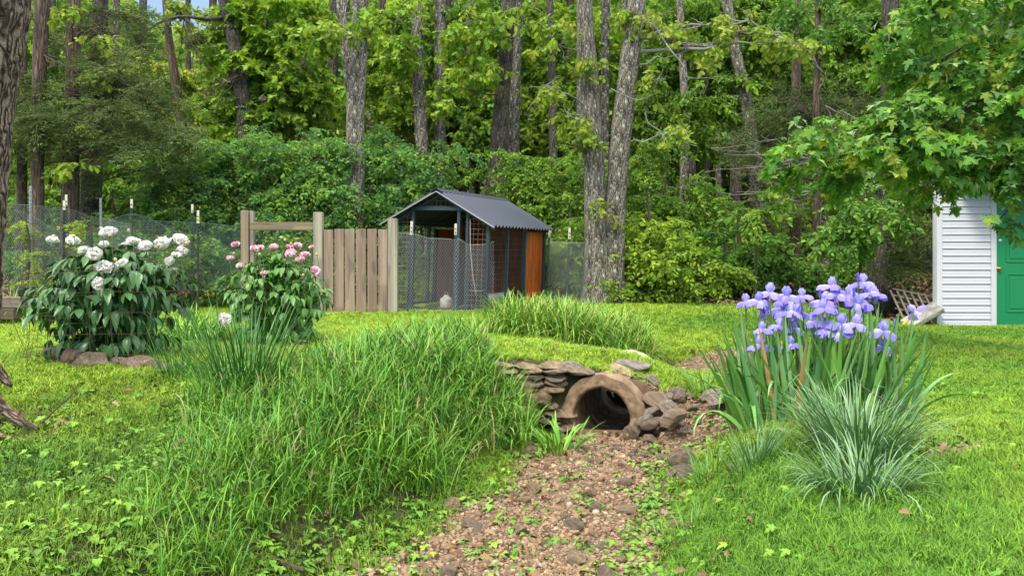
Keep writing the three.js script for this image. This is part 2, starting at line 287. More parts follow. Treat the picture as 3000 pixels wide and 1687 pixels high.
function foliage(parent, name, geos, items, m = white) { geos.forEach((g, k) => { const l = items.filter((it) => it.k === k); if (l.length) many(parent, name, g, m, l); }); }
const GREEN = {
  bright: [[0.27, 0.43, 0.024], [0.35, 0.50, 0.034], [0.18, 0.35, 0.024]], yellow: [[0.30, 0.42, 0.035], [0.22, 0.36, 0.025], [0.36, 0.44, 0.05]], mid: [[0.18, 0.35, 0.024], [0.25, 0.43, 0.028], [0.13, 0.28, 0.024]],
  cool: [[0.11, 0.28, 0.055], [0.16, 0.36, 0.07], [0.09, 0.24, 0.055]], deep: [[0.09, 0.23, 0.022], [0.14, 0.31, 0.028]], olive: [[0.115, 0.18, 0.05], [0.085, 0.155, 0.045], [0.15, 0.215, 0.055]], maple: [[0.15, 0.34, 0.03], [0.20, 0.40, 0.035], [0.11, 0.28, 0.04]],
};
// a blade of grass or a strap leaf: rises, then arches over along +z
function blade(len, width, arch, seg = 5, keel = 0.25, tipTo = 0.1) {
  const pos = [], idx = []; let y = 0, z = 0;
  for (let i = 0; i <= seg; i++) {
    const t = i / seg, ang = arch * t * t * 1.4 + arch * 0.15, w = width / 2 * (i === seg ? tipTo : Math.min(1, 0.55 + 1.6 * t) * Math.pow(1 - t, 0.55) * 1.25);
    if (i) { y += Math.cos(ang) * len / seg; z += Math.sin(ang) * len / seg; }
    const ny = Math.sin(ang), nz = -Math.cos(ang);
    pos.push(-w, y + keel * w * ny, z + keel * w * nz, 0, y, z, w, y + keel * w * ny, z + keel * w * nz);
    if (i < seg) { const a = 3 * i, b = a + 3; idx.push(a, b, a + 1, a + 1, b, b + 1, a + 1, b + 1, a + 2, a + 2, b + 1, b + 2); }
  }
  return triMesh(pos, idx);
}
function tuft(n, len, width, spread, arch, seg, vary = 0.22) {
  const l = [];
  for (let i = 0; i < n; i++) { const v = 1 + R(-vary, vary), a = R(0, 6.3), r = spread * Math.sqrt(rnd()); l.push(tinted(put(blade(len * R(0.55, 1.1), width * R(0.7, 1.2), arch * R(0.3, 1.3), seg), V(Math.cos(a) * r, 0, Math.sin(a) * r), a + R(-1.2, 1.2), R(-0.1, 0.35), R(-0.15, 0.15), 1), v * R(0.85, 1.2), v, v)); }
  return merge(l);
}
function rosette(leaf, n, size, stalk) { const l = []; for (let i = 0; i < n; i++) { const a = i / n * 6.3 + R(-0.5, 0.5), h = stalk * R(0.3, 1.1), p = V(Math.sin(a) * stalk * 0.5, h, Math.cos(a) * stalk * 0.5), v = R(0.8, 1.25); l.push(tinted(tubeG([V(0, 0, 0), p], [0.0015, 0.001], 3), 0.7, 0.8, 0.7), tinted(put(leaf, p, a, R(-0.3, 0.5), R(-0.3, 0.3), size * R(0.6, 1.15)), v * R(0.9, 1.15), v, v)); } return merge(l); }
const inView = (x, d, m = 0.6) => Math.abs(x) < 0.64 * d + m;
// ---------- grass, weeds, gravel and litter ----------
rnd = rngOf(7);
const LAWN = mat(1, 1, 1, 0.8, { vertexColors: true, side: THREE.DoubleSide }), BLADE = mat(1, 1, 1, 0.62, { vertexColors: true, side: THREE.DoubleSide });
const noGrass = (x, d) => (x > -1.55 && x < 0.05 && d > 12.0 && d < 14.6) || (x > 6.25 && d > 12.75) || (x > -0.7 && x < 1.15 && d > 5.95 && d < 6.3);
{
  const geos = [0, 1, 2].map(() => tuft(22, 0.075, 0.0042, 0.06, 0.9, 2, 0.3)), items = [[], [], []];
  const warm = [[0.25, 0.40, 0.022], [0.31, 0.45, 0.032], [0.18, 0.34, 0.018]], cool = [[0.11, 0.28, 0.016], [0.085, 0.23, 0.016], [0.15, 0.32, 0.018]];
  for (let i = 0; i < 150000; i++) {
    const d = 2.2 + 13 * Math.pow(rnd(), 1.15), x = R(-1, 1) * (0.64 * d + 1.6);
    const wm = washMask(x, d), dm = dirtMask(x, d), lm = litterMask(x, d);
    if (rnd() < wm * 1.05 || rnd() < dm * 0.85 || rnd() < lm * 1.1 || noGrass(x, d)) continue;
    if (d < 5.2 && x < washX(d) && rnd() < 0.72 * smooth(5.4, 3.8, d)) continue;
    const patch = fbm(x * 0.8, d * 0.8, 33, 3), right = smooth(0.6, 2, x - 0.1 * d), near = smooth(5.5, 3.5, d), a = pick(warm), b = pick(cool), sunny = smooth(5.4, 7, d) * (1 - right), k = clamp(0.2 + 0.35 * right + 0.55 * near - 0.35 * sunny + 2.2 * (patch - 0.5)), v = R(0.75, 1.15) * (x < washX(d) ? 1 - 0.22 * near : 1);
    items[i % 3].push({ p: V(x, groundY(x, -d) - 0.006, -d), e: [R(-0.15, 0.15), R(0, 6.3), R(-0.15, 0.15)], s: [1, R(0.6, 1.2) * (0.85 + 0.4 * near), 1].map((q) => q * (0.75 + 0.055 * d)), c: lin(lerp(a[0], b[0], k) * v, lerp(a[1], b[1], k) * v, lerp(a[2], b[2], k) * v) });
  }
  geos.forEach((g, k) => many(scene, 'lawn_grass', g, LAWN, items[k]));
}
{ // broad-leaved weeds
  const geos = [rosette(LEAF.heart, 6, 0.042, 0.045), rosette(LEAF.oval, 7, 0.055, 0.035), rosette(LEAF.maple, 5, 0.042, 0.06)], items = [[], [], []], tints = tintOf([[0.12, 0.28, 0.02], [0.09, 0.23, 0.02], [0.17, 0.33, 0.024]]);
  for (let i = 0; i < 20000; i++) {
    const d = 2.2 + 8.5 * Math.pow(rnd(), 1.5), x = R(-1, 1) * (0.64 * d + 0.4), wm = washMask(x, d), left = x < washX(d), nearBed = smooth(4.4, 3.2, d);
    let keep = d < 5.4 && left ? 0.5 : 0.1; keep = lerp(keep, 0.10 + 0.25 * nearBed * smooth(0.45, 0.62, fbm(x * 3, d * 3, 51, 3)), wm); if (wm < 0.9 && wm > 0.05) keep = Math.max(keep, 0.6); if (!left && d < 5.6 && Math.abs(x - washX(d) - washW(d) - 0.1) < 0.32) keep = 0.75; if (left && d < 6 && Math.abs(x - washX(d) + washW(d) + 0.1) < 0.2) keep = 0.85;
    if (rnd() > keep || litterMask(x, d) > 0.5) continue;
    items[i % 3].push({ p: V(x, groundY(x, -d) - 0.004, -d), e: [R(-0.2, 0.2), R(0, 6.3), R(-0.2, 0.2)], s: R(0.4, 1.0), c: tints() });
  }
  geos.forEach((g, k) => many(scene, ['heart_leaf_weeds', 'plantain_weeds', 'lobed_weeds'][k], g, LAWN, items[k]));
}
// stones
function stoneG(seed, detail, cut = 5) {                   // a lump with broken flat faces, about 1 m across
  const r = rngOf(seed), g = new THREE.IcosahedronGeometry(0.5, detail), p = g.attributes.position, v = V(0, 0, 0), planes = [];
  for (let i = 0; i < cut; i++) { const u = r() * 2 - 1, a = r() * 6.3, s = Math.sqrt(1 - u * u); planes.push([V(s * Math.cos(a), u, s * Math.sin(a)), 0.24 + 0.17 * r()]); }
  for (let i = 0; i < p.count; i++) {
    v.fromBufferAttribute(p, i); v.multiplyScalar(1 + 0.35 * (fbm(v.x * 3 + seed, v.y * 3, v.z * 3, 3) - 0.5));
    for (const [n, h] of planes) { const q = v.dot(n); if (q > h) v.addScaledVector(n, (h - q) * 0.98); }
    if (detail > 1) v.multiplyScalar(1 + 0.08 * (fbm(v.x * 12 + seed, v.y * 12, v.z * 12, 3) - 0.5));
    p.setXYZ(i, v.x, v.y, v.z);
  }
  const c = detail > 1 ? clean(toCreasedNormals(g, 0.42)) : clean(g); if (detail <= 1) c.computeVertexNormals(); const uv = c.attributes.uv; for (let i = 0; i < uv.count; i++) uv.setXY(i, c.attributes.position.getX(i) * 0.7 + c.attributes.position.getY(i) * 0.4, c.attributes.position.getZ(i) * 0.7 + c.attributes.position.getY(i) * 0.6);
  return c;
}
const GRAVEL = mat(1, 1, 1, 0.9, { map: blotch, flatShading: true });
{
  const geos = [0, 1, 2, 3].map((k) => stoneG(40 + k, k < 2 ? 0 : 1, 3)), items = [[], [], [], []], tints = [[0.40, 0.255, 0.145], [0.47, 0.32, 0.19], [0.31, 0.19, 0.11], [0.58, 0.45, 0.31], [0.52, 0.38, 0.24], [0.43, 0.24, 0.12], [0.23, 0.15, 0.095], [0.37, 0.25, 0.145], [0.36, 0.26, 0.16]];
  for (let i = 0; i < 190000; i++) {
    const d = 2.8 + 6.3 * Math.pow(rnd(), 1.35), x = R(-1.7, 3), wm = washMask(x, d), dm = dirtMask(x, d) * 0.2; if (rnd() > Math.max(wm, dm) || (d > 6.06 && d < 7.6 && segDist(x, d, PIPE.x, PIPE.d, PIPE.x + 0.43, PIPE.d + 1.44)[0] < 0.3)) continue;
    const s = 0.009 + 0.021 * Math.pow(rnd(), 4) + (rnd() < 0.012 ? R(0.015, 0.04) : 0), c = pick(tints), v = R(0.75, 1.2);
    items[i % 4].push({ p: V(x, groundY(x, -d) + s * 0.12, -d), e: [R(-0.5, 0.5), R(0, 6.3), R(-0.5, 0.5)], s: [s * R(0.9, 1.5), s * R(0.5, 0.85), s * R(0.8, 1.3)], c: lin(c[0] * v, c[1] * v, c[2] * v) });
  }
  geos.forEach((g, k) => many(scene, 'gravel', g, GRAVEL, items[k]));
}
{ // fallen oak leaves
  const curled = LEAF.oak.clone(); { const p = curled.attributes.position; for (let i = 0; i < p.count; i++) p.setY(i, p.getY(i) + 0.5 * p.getX(i) ** 2 + 0.22 * Math.sin(p.getZ(i) * 3)); curled.computeVertexNormals(); }
  const items = [], tints = [[0.20, 0.11, 0.06], [0.26, 0.15, 0.085], [0.14, 0.08, 0.05], [0.30, 0.20, 0.12]], m = mat(1, 1, 1, 0.9, { side: THREE.DoubleSide, vertexColors: true });
  const g = clean(curled);
  for (let i = 0; i < 30000; i++) {
    const d = i < 24000 ? R(12, 22) : 2.4 + 6.5 * rnd(), x = R(-1, 1) * (0.64 * d + 0.5), lm = litterMask(x, d), near = d < 9 ? Math.max(0.3 * washMask(x, d), 0.4 * dirtMask(x, d), 0.02, x > washX(d) && d < 5.6 && Math.abs(x - washX(d) - washW(d) - 0.2) < 0.25 ? 0.3 : 0) : 0;
    if (rnd() > Math.max(lm, near)) continue;
    const c = pick(tints), v = R(0.7, 1.2); items.push({ p: V(x, groundY(x, -d) + R(0.01, 0.06), -d), e: [R(-0.7, 0.7), R(0, 6.3), R(-0.7, 0.7)], s: R(0.07, 0.15) * (d < 9 ? 0.48 : 1), c: lin(c[0] * v, c[1] * v, c[2] * v) });
  }
  many(scene, 'fallen_leaf_litter', g, m, items);
}
// the tall arching grass on the bank, and behind the culvert
{
  const geos = [0, 1, 2, 3].map(() => tuft(13, 0.37, 0.0095, 0.07, 1.45, 7, 0.4)), tints = (() => { const g = tintOf([[0.09, 0.26, 0.016], [0.13, 0.32, 0.02], [0.065, 0.20, 0.016], [0.19, 0.37, 0.024]]); return () => (rnd() < 0.04 ? lin(0.40, 0.33, 0.16) : g()); })(), items = [[], [], [], []], back = [[], [], [], []];
  for (let i = 0; i < 8200; i++) {
    const d = R(2.95, 7.3), x = R(-2.8, 0.4), c = washX(d) - washW(d);
    // an uneven strip that follows the bank
    const inner = c - 0.12 + 0.3 * (fbm(d * 2, 1, 3, 2) - 0.5) - 0.22 * smooth(4.9, 4.2, d) + 0.1 * smooth(3.8, 3.2, d), outer = poly(d, [[2.9, -1.2], [3.3, -1.5], [4, -1.75], [5, -1.75], [6, -1.35], [6.8, -0.75], [7.3, -0.4]]) + 0.5 * (fbm(d * 1.5, 5, 9, 2) - 0.5);
    const lim = d > 6.05 ? -0.1 - 0.35 * (d - 6.05) : inner; if (x > lim || x < outer || rnd() < 0.35 * smooth(4.4, 3.4, d)) continue;
    items[i % 4].push({ p: V(x, groundY(x, -d) - 0.01, -d), e: [R(-0.2, 0.2), R(-0.6, 2.8), R(-0.2, 0.2)], s: R(0.55, 1.1) * (0.72 + 0.5 * fbm(x * 2.5, d * 2.5, 61, 3)) * (0.75 + 0.25 * smooth(3.3, 5, d)) * (1 - 0.25 * smooth(-0.9, -1.7, x)), c: tints() });
  }
  geos.forEach((g, k) => many(scene, 'tall_arching_grass', g, BLADE, items[k]));
  const pale = tintOf([[0.17, 0.36, 0.03], [0.22, 0.41, 0.035], [0.12, 0.30, 0.025], [0.34, 0.40, 0.07]]);
  for (let i = 0; i < 950; i++) { const a = R(0, 6.3), r = Math.sqrt(rnd()), x = 0.62 + Math.cos(a) * r * 0.85, d = 8.45 + Math.sin(a) * r * 0.6; back[i % 4].push({ p: V(x, groundY(x, -d) - 0.01, -d), e: [R(-0.1, 0.1), R(0, 6.3), R(-0.1, 0.1)], s: R(1.0, 1.45), c: pale() }); }
  const clump = thing('daylily_clump', 'wide mound of bright green arching strap leaves behind the culvert', 'plant', V(0.62, groundY(0.62, -8.45), -8.45));
  geos.forEach((g, k) => many(clump, 'leaves', g, BLADE, back[k]));
}
// ---------- culvert, stones, dry wall ----------
rnd = rngOf(23);
const CONCRETE = mat(0.60, 0.40, 0.245, 0.95, { map: again(blotch, 3, 3), bumpMap: again(grain, 9, 9), bumpScale: 0.012 }), PIPEIN = mat(0.72, 0.60, 0.47, 0.9, { map: again(blotch, 3, 3), bumpMap: again(grain, 7, 7), bumpScale: 0.006 });
{
  const t = thing('concrete_culvert', 'broken brown concrete drain pipe opening over the gravel wash', 'drain pipe', V(PIPE.x, PIPE.y - PIPE.R, -PIPE.d));
  t.rotation.set(Math.atan(PIPE.rise), -PIPE.yaw, 0, 'YXZ');
  const ring = (z0, z1, Ro, Ri, rough, bell) => {
    const n = 56, steps = 7, pos = [], idx = [], uv = [], prof = [];
    for (let i = 0; i <= steps; i++) prof.push([Ro + (bell && i > steps - 2 ? 0.02 : 0), lerp(z0, z1, i / steps), 0]);
    prof.push([Ro - 0.03, z1, 1], [Ri + 0.03, z1, 1]); for (let i = 0; i <= steps; i++) prof.push([Ri, lerp(z1, z0, i / steps), 0]); prof.push([Ri + 0.03, z0, 2], [Ro - 0.03, z0, 2], [Ro, z0, 2]);
    prof.forEach(([r, z, e], i) => { for (let k = 0; k <= n; k++) { const a = k / n * Math.PI * 2, c = Math.cos(a), s = Math.sin(a), q = 1 + rough * (fbm(c * 3 + 5, s * 3 + 5, z * 3, 4) - 0.5), ez = e === 2 || z === z0 ? rough * 0.16 * (fbm(c * 4, s * 4, 7, 4) - 0.5) : 0; pos.push(c * r * q, s * r * q + PIPE.R, z + ez); uv.push(a * 0.3, z + i * 0.05); } });
    for (let i = 0; i < prof.length - 1; i++) for (let k = 0; k < n; k++) { const a = i * (n + 1) + k, b = a + n + 1; idx.push(a, b, a + 1, a + 1, b, b + 1); }
    return triMesh(pos, idx, uv);
  };
  part(t, 'pipe_section', ring(0, -0.52, PIPE.R, PIPE.r, 0.13), CONCRETE);
  part(t, 'pipe_section', ring(-0.55, -1.02, PIPE.R - 0.015, PIPE.r + 0.012, 0.05), PIPEIN);
  part(t, 'pipe_section', ring(-1.035, -PIPE.len, PIPE.R - 0.005, PIPE.r - 0.004, 0.06), PIPEIN);
}
const STONE = (r, g, b) => mat(r, g, b, 0.93, { map: again(blotch, 3.4, 3.4), bumpMap: again(grain, 3.6, 3.6), bumpScale: 0.05 });
const ST = [STONE(0.70, 0.51, 0.35), STONE(0.82, 0.67, 0.51), STONE(0.57, 0.43, 0.31), STONE(0.74, 0.64, 0.52), STONE(0.82, 0.60, 0.35)];
const stones = [0, 1, 2, 3, 4, 5].map((k) => stoneG(70 + k, 3, 7));
{ // dry-laid wall left of the pipe
  const wall = thing('dry_stone_wall', 'low dry-laid wall of thin tan flagstones beside the drain pipe', 'stone wall', V(0.12, CY - 1.3, -6.2));
  const slabs = [0, 1, 2, 3].map((k) => { const g = stoneG(90 + k, 3, 9); g.scale(1.15, 1.3, 1.1); return g; });
  let y = CY - 1.3;
  for (let row = 0; row < 10; row++) {
    const h = [0.065, 0.05, 0.075, 0.055, 0.085, 0.05, 0.055, 0.04, 0.05, 0.04][row]; let x = -0.62 + R(0, 0.1);
    while (x < 0.27 + 0.035 * Math.max(0, row - 3)) {
      const w = R(0.12, 0.26), o = part(wall, 'stone', pick(slabs), pick([ST[4], ST[1], ST[0], ST[4]]));
      o.position.set(x + w / 2 - 0.12, y + h / 2 - (CY - 1.3), R(-0.02, 0.05) - 0.006 * row + 0.03); o.scale.set(w * 1.06, h * 1.2, R(0.2, 0.28)); o.rotation.set(R(-0.1, 0.1), R(-0.3, 0.3), R(-0.05, 0.05)); x += w * 0.98;
    }
    y += h * 0.93;
  }
}
function stone(px, py, d, w, h, l, k, m, label, group, yaw = R(0, 6), roll = R(-0.2, 0.2), name = 'field_stone') {
  const o = shadowed(new THREE.Mesh(stones[k % 6], ST[m % 5])); o.name = numbered(name); o.position.copy(at(px, py, d)); o.scale.set(w * 1.25, h * 1.3, l * 1.25); o.rotation.set(R(-0.15, 0.15), yaw, roll, 'YXZ'); scene.add(o); return tag(o, label, 'stone', group);
}
stone(1472, 1036, 7.0, 0.27, 0.10, 0.24, 0, 1, 'broad flat tan slab at the front of the strap-leaf mound', null, 0.3, 0.02, 'flat_slab');
stone(1548, 1047, 7.0, 0.17, 0.07, 0.2, 1, 0, 'small flat brown slab between two longer slabs', null, 0.5, 0, 'flat_slab');
stone(1603, 1049, 6.95, 0.26, 0.06, 0.2, 2, 1, 'long thin pinkish slab in front of the strap-leaf mound', null, 0.1, 0.02, 'flat_slab');
stone(1856, 1072, 6.75, 0.33, 0.07, 0.28, 3, 3, 'smooth pale flat slab lying above the drain pipe', null, 0.2, -0.08, 'flat_slab');
stone(1846, 1270, 5.88, 0.10, 0.10, 0.08, 4, 2, 'upright mauve block standing in the mouth of the pipe', null, 0.1, 0.05);
stone(1888, 1222, 5.98, 0.15, 0.075, 0.1, 5, 3, 'grey split stone leaning against the pipe rim', null, 0.7, 0.6);
stone(1922, 1172, 6.12, 0.2, 0.11, 0.15, 0, 0, 'rounded brown boulder right beside the pipe rim', null, 0.3, 0.05);
stone(1960, 1195, 5.95, 0.19, 0.085, 0.13, 1, 1, 'pale angular stone beside the rounded brown boulder', null, 1.2, 0.2);
stone(1915, 1209, 6.0, 0.12, 0.07, 0.1, 2, 1, 'small light stone wedged under the rounded boulder', null);
stone(1918, 1240, 5.88, 0.18, 0.06, 0.1, 3, 2, 'long dark brown stone lying below the grey split stone', null, 0.2, 0.3);
stone(1967, 1224, 5.75, 0.2, 0.08, 0.14, 4, 0, 'wedge-shaped brown stone on the scree slope', null, 0.5, 0.35);
stone(1950, 1165, 6.3, 0.16, 0.09, 0.14, 5, 3, 'greyish stone behind the pale angular stone', null);
stone(1985, 1166, 6.3, 0.13, 0.12, 0.12, 0, 2, 'dark grey stone with rough top above the scree', null);
stone(2108, 1165, 5.9, 0.27, 0.10, 0.2, 2, 1, 'wide tan stone among the iris leaf tips', null, 0.2, 0.1);
stone(1890, 1135, 6.5, 0.14, 0.08, 0.12, 3, 2, 'mossy grey stone on the bank above the pipe', null);
stone(2000, 1398, 4.95, 0.22, 0.12, 0.16, 1, 2, 'chunky rust-brown rock on the right side of the wash', null, 0.4, 0.1);
stone(1998, 1345, 5.15, 0.15, 0.12, 0.12, 4, 0, 'tall brown rock behind the chunky rust-brown rock', null);
stone(1372, 1655, 3.85, 0.13, 0.06, 0.1, 5, 1, 'flat-topped tan rock in the gravel among violet leaves', null);
stone(1763, 1606, 3.95, 0.085, 0.06, 0.07, 0, 2, 'dark rounded rock sunk in the open gravel', null);
rnd = rngOf(24);
for (let i = 0; i < 52; i++) {
  const d = R(3.4, 6), x = washX(d) + R(-1, 1) * (washW(d) + 0.15), s = R(0.045, 0.10), o = shadowed(new THREE.Mesh(stones[i % 6], ST[[0, 2, 4][i % 3]])); if (washMask(x, d) < 0.4) continue;
  o.name = numbered('loose_rock'); o.position.set(x, groundY(x, -d) + s * 0.18, -d); o.scale.set(s * R(1, 1.6), s * R(0.6, 0.9), s * R(0.9, 1.3)); o.rotation.set(R(-0.3, 0.3), R(0, 6), R(-0.3, 0.3)); scene.add(o); tag(o, 'fist-sized brown rock lying loose in the gravel wash', 'stone', 'loose rocks in the gravel wash');
}
rnd = rngOf(25);
for (let i = 0; i < 26; i++) {
  const px = 1885 + 190 * Math.pow(rnd(), 0.8), d = R(5.75, 6.45), p = onGround(px, d), s = R(0.05, 0.115), o = shadowed(new THREE.Mesh(stones[i % 6], ST[[1, 3, 0, 1, 4][i % 5]]));
  o.name = numbered('scree_stone'); o.position.copy(p).add(V(0, s * 0.25, 0)); o.scale.set(s * R(1.2, 1.9), s * R(0.7, 1), s * R(1, 1.4)); o.rotation.set(R(-0.4, 0.4), R(0, 6), R(-0.4, 0.4)); scene.add(o); tag(o, 'pale tan stone in the loose pile fanning out beside the drain pipe', 'stone', 'stones piled beside the drain pipe');
}
// ring of logs and stones round the white peony
const LOG = mat(0.32, 0.23, 0.16, 0.95, { map: again(blotch, 2, 2), bumpMap: again(grain, 5, 5), bumpScale: 0.03 });
{
  const a = onGround(140, 6.1, 0.06), b = onGround(232, 5.75, 0.07);
  single('edging_log', tubeG(wander(a, b, 5, 0.02), [0.05, 0.062, 0.066, 0.064, 0.06, 0.04], 12, (u, l) => 0.9 + 0.3 * fbm(u * 5, l * 9, 2, 3)), LOG, 'short dark log lying at the corner of the white peony bed', 'log');
  stone(262, 1060, 5.72, 0.30, 0.11, 0.16, 1, 2, 'long low grey-brown stone edging the white peony bed', null, 0.05, 0);
  stone(345, 1068, 5.75, 0.17, 0.09, 0.14, 2, 2, 'dark stone half hidden at the foot of the white peony', null, 0.3, 0);
  stone(412, 1074, 5.7, 0.28, 0.12, 0.16, 3, 0, 'brown slab stone edging the white peony bed', null, 0.1, 0);
  stone(452, 1083, 5.65, 0.13, 0.12, 0.14, 4, 2, 'squat dark stone next to the pale end stone', null);
  stone(503, 1085, 5.6, 0.20, 0.15, 0.18, 5, 3, 'pale streaked stone at the end of the white peony bed', null, 0.4, 0.15);
  stone(860, 1008, 7.2, 0.2, 0.07, 0.14, 2, 2, 'brown stone half sunk in grass below the pink peony', null, 0.2, 0.1);
}
// ---------- gate and posts ----------
rnd = rngOf(31);
const wood = (r, g, b, rx = 2.2, ry = 0.55) => mat(r, g, b, 0.9, { map: again(woodMap, rx, ry), bumpMap: again(woodBump, rx, ry), bumpScale: 0.004 });
const PICKET = [wood(0.42, 0.315, 0.25), wood(0.38, 0.28, 0.22), wood(0.45, 0.345, 0.28)], GREYW = wood(0.47, 0.43, 0.36), BROWNW = wood(0.40, 0.31, 0.235), RAILW = wood(0.37, 0.30, 0.21);
function jitterUV(g) { const u = R(0, 5), v = R(0, 5), a = g.attributes.uv; for (let i = 0; i < a.count; i++) a.setXY(i, a.getX(i) + u, a.getY(i) + v); return g; }
function roughBox(w, h, l, amp) { const g = jitterUV(boxG(w, h, l, 0, h / 2, 0, 0.008)); const p = g.attributes.position; for (let i = 0; i < p.count; i++) { const y = p.getY(i); p.setX(i, p.getX(i) + amp * (fbm(y * 2, 1, 3, 2) - 0.5)); } return g; }
{
  const D = 11.45, w = (px) => px / F * D, base = onGround(1043, D);
  const gate = thing('picket_gate', 'brown wooden gate of six wide upright boards', 'gate', base);
  const edges = [[948, 976], [979, 1007], [1010, 1039], [1043, 1072], [1076, 1104], [1108, 1135]];
  edges.forEach(([a, b], i) => { const o = part(gate, 'board', roughBox(w(b - a), w([243, 244, 245, 245, 244, 243][i]) + 0.02, 0.02, 0.006), PICKET[i % 3]); o.position.set(w((a + b) / 2 - 1043), 0.012 + [0, 0.004, -0.004, 0, 0.006, 0.002][i], [0.002, -0.002, 0.001, 0.003, -0.002, 0][i]); o.rotation.z = R(-0.004, 0.004); });
  for (const y of [0.22, 1.05]) { const o = part(gate, 'rail', jitterUV(boxG(w(184), 0.085, 0.035)), RAILW); o.position.set(0, y, -0.03); }
  const post = (px, top, wd, m, name, label, d = D, dp = 0.11) => { const p = onGround(px, d), h = at(px, top, d).y - p.y; const o = shadowed(new THREE.Mesh(roughBox(wd, h + 0.06, dp, 0.012), m)); o.name = numbered(name); o.position.copy(p).add(V(0, -0.06, 0)); scene.add(o); return tag(o, label, 'post'); };
  post(1151, 640, 0.135, GREYW, 'gate_post', 'grey weathered square post between the board gate and the coop', D - 0.02);
  post(933, 622, 0.13, GREYW, 'gate_post', 'pale grey square post behind the pink peony at the gate hinge', D + 0.02);
  post(719, 617, 0.115, BROWNW, 'gate_post', 'brown square post at the far end of the cross rail', D + 0.25);
  post(739, 619, 0.06, GREYW, 'gate_post', 'narrow grey post fixed to the brown square post', D + 0.27, 0.09);
  const rail = shadowed(new THREE.Mesh(roughBox(w(188), w(24), 0.08, 0), RAILW)); { const p = rail.geometry.attributes.position; for (let i = 0; i < p.count; i++) p.setY(i, p.getY(i) + 0.012 * (fbm(p.getX(i) * 4, p.getZ(i) * 5, 2, 2) - 0.5)); }
  rail.name = 'cross_rail'; rail.position.copy(at(826, 675, D + 0.1)); scene.add(rail); tag(rail, 'rough split cross rail nailed between two posts', 'rail');
}
// ---------- T-posts and chicken wire ----------
const GREENP = mat(0.012, 0.035, 0.025, 0.6), CREAM = mat(0.62, 0.57, 0.44, 0.6), STEEL = mat(0.35, 0.36, 0.36, 0.45, { metalness: 0.6 });
function tPost(px0, top, px1, d, tip, label, m = GREENP, tipM = CREAM, group) {       // top px, foot px, length of painted tip in px
  const f = onGround(px1, d, -0.1), h = at(px0, top, d), L = f.distanceTo(h), t = thing('fence_post', label, 'fence post', f, group), k = tip / F * d;
  const tee = (y0, y1) => merge([boxG(0.036, y1 - y0, 0.006, 0, (y0 + y1) / 2, 0, 0.001), boxG(0.006, y1 - y0, 0.032, 0, (y0 + y1) / 2, -0.019, 0.001)]);
  part(t, 'shaft', tee(0, L - k), m); part(t, 'painted_tip', tee(L - k, L), tipM);
  const studs = []; for (let y = 0.3; y < L - 0.05; y += 0.055) studs.push(boxG(0.012, 0.02, 0.012, 0, y, 0.008, 0.001)); part(t, 'studs', merge(studs), m).userData.kind = 'stuff';
  t.quaternion.setFromUnitVectors(V(0, 1, 0), h.sub(f).normalize());
}
const TG = 'green T-posts with cream tips along the wire fence';
tPost(87, 545, 87, 11.2, 62, 'weathered grey metal post wrapped by a leafy vine', STEEL, STEEL);
tPost(192, 570, 190, 12.2, 33, 'green metal post with tall cream tip beside a shorter one', GREENP, CREAM, TG);
tPost(186, 587, 184, 11.9, 28, 'shorter green metal post with cream tip before a cedar trunk', GREENP, CREAM, TG);
tPost(293, 580, 295, 12.6, 55, 'bare silvery metal post standing alone in the wire fence', STEEL, STEEL);
tPost(384, 583, 383, 12.1, 27, 'lone green metal post with cream tip behind the white peony', GREENP, CREAM, TG);
tPost(562, 598, 562, 12.6, 25, 'green metal post with cream tip before the dark shrubs', GREENP, CREAM, TG);
tPost(579, 616, 578, 12.2, 39, 'low green metal post with drilled cream tip near the cross rail', GREENP, CREAM, TG);
tPost(1206, 648, 1192, 11.6, 41, 'leaning green metal post with cream tip before the open coop front', GREENP, CREAM, TG);
tPost(1335, 655, 1327, 11.7, 33, 'green metal post with cream tip before the coop door', GREENP, CREAM, TG);
tPost(1610, 676, 1600, 13.7, 20, 'dark metal post at the back corner of the coop', GREENP, CREAM, TG);
tPost(1669, 667, 1659, 13.6, 33, 'green metal post with cream tip between coop and double oak', GREENP, CREAM, TG);
const WIRE = mat(0.58, 0.60, 0.62, 0.45, { metalness: 0.2 }), GWIRE = mat(0.16, 0.24, 0.21, 0.5), DWIRE = mat(0.26, 0.31, 0.30, 0.5);
const hexUnit = (() => { const c = 0.027, r = 0.0008, s = c / Math.sqrt(3), top = V(0, s / 2, 0), b = V(0, -s / 2, 0); return merge([tubeG([b, top], r * 1.5, 3, null, false), tubeG([top, V(c / 2, s, 0)], r, 3, null, false), tubeG([top, V(-c / 2, s, 0)], r, 3, null, false)]); })();
const CELL = 0.027;
function wirePanel(surface, W, H, parent, name, m, size = 1) {      // surface(u, v) in metres -> a point
  const items = [], c = CELL * size, rowH = c * 1.5 / Math.sqrt(3), q = new THREE.Quaternion(), mx = new THREE.Matrix4();
  for (let j = 0; j * rowH < H; j++) for (let i = 0; i * c < W; i++) {
    const u = (i + (j % 2) * 0.5) * c, v = j * rowH, p = surface(u, v), ex = surface(u + 0.01, v).sub(p).normalize(), ey = surface(u, v + 0.01).sub(p).normalize(), ez = ex.clone().cross(ey).normalize(); ey.copy(ez).cross(ex);
    mx.makeBasis(ex, ey, ez); items.push({ p, q: q.clone().setFromRotationMatrix(mx), s: size });
  }
  return many(parent, name, hexUnit, m, items);
}
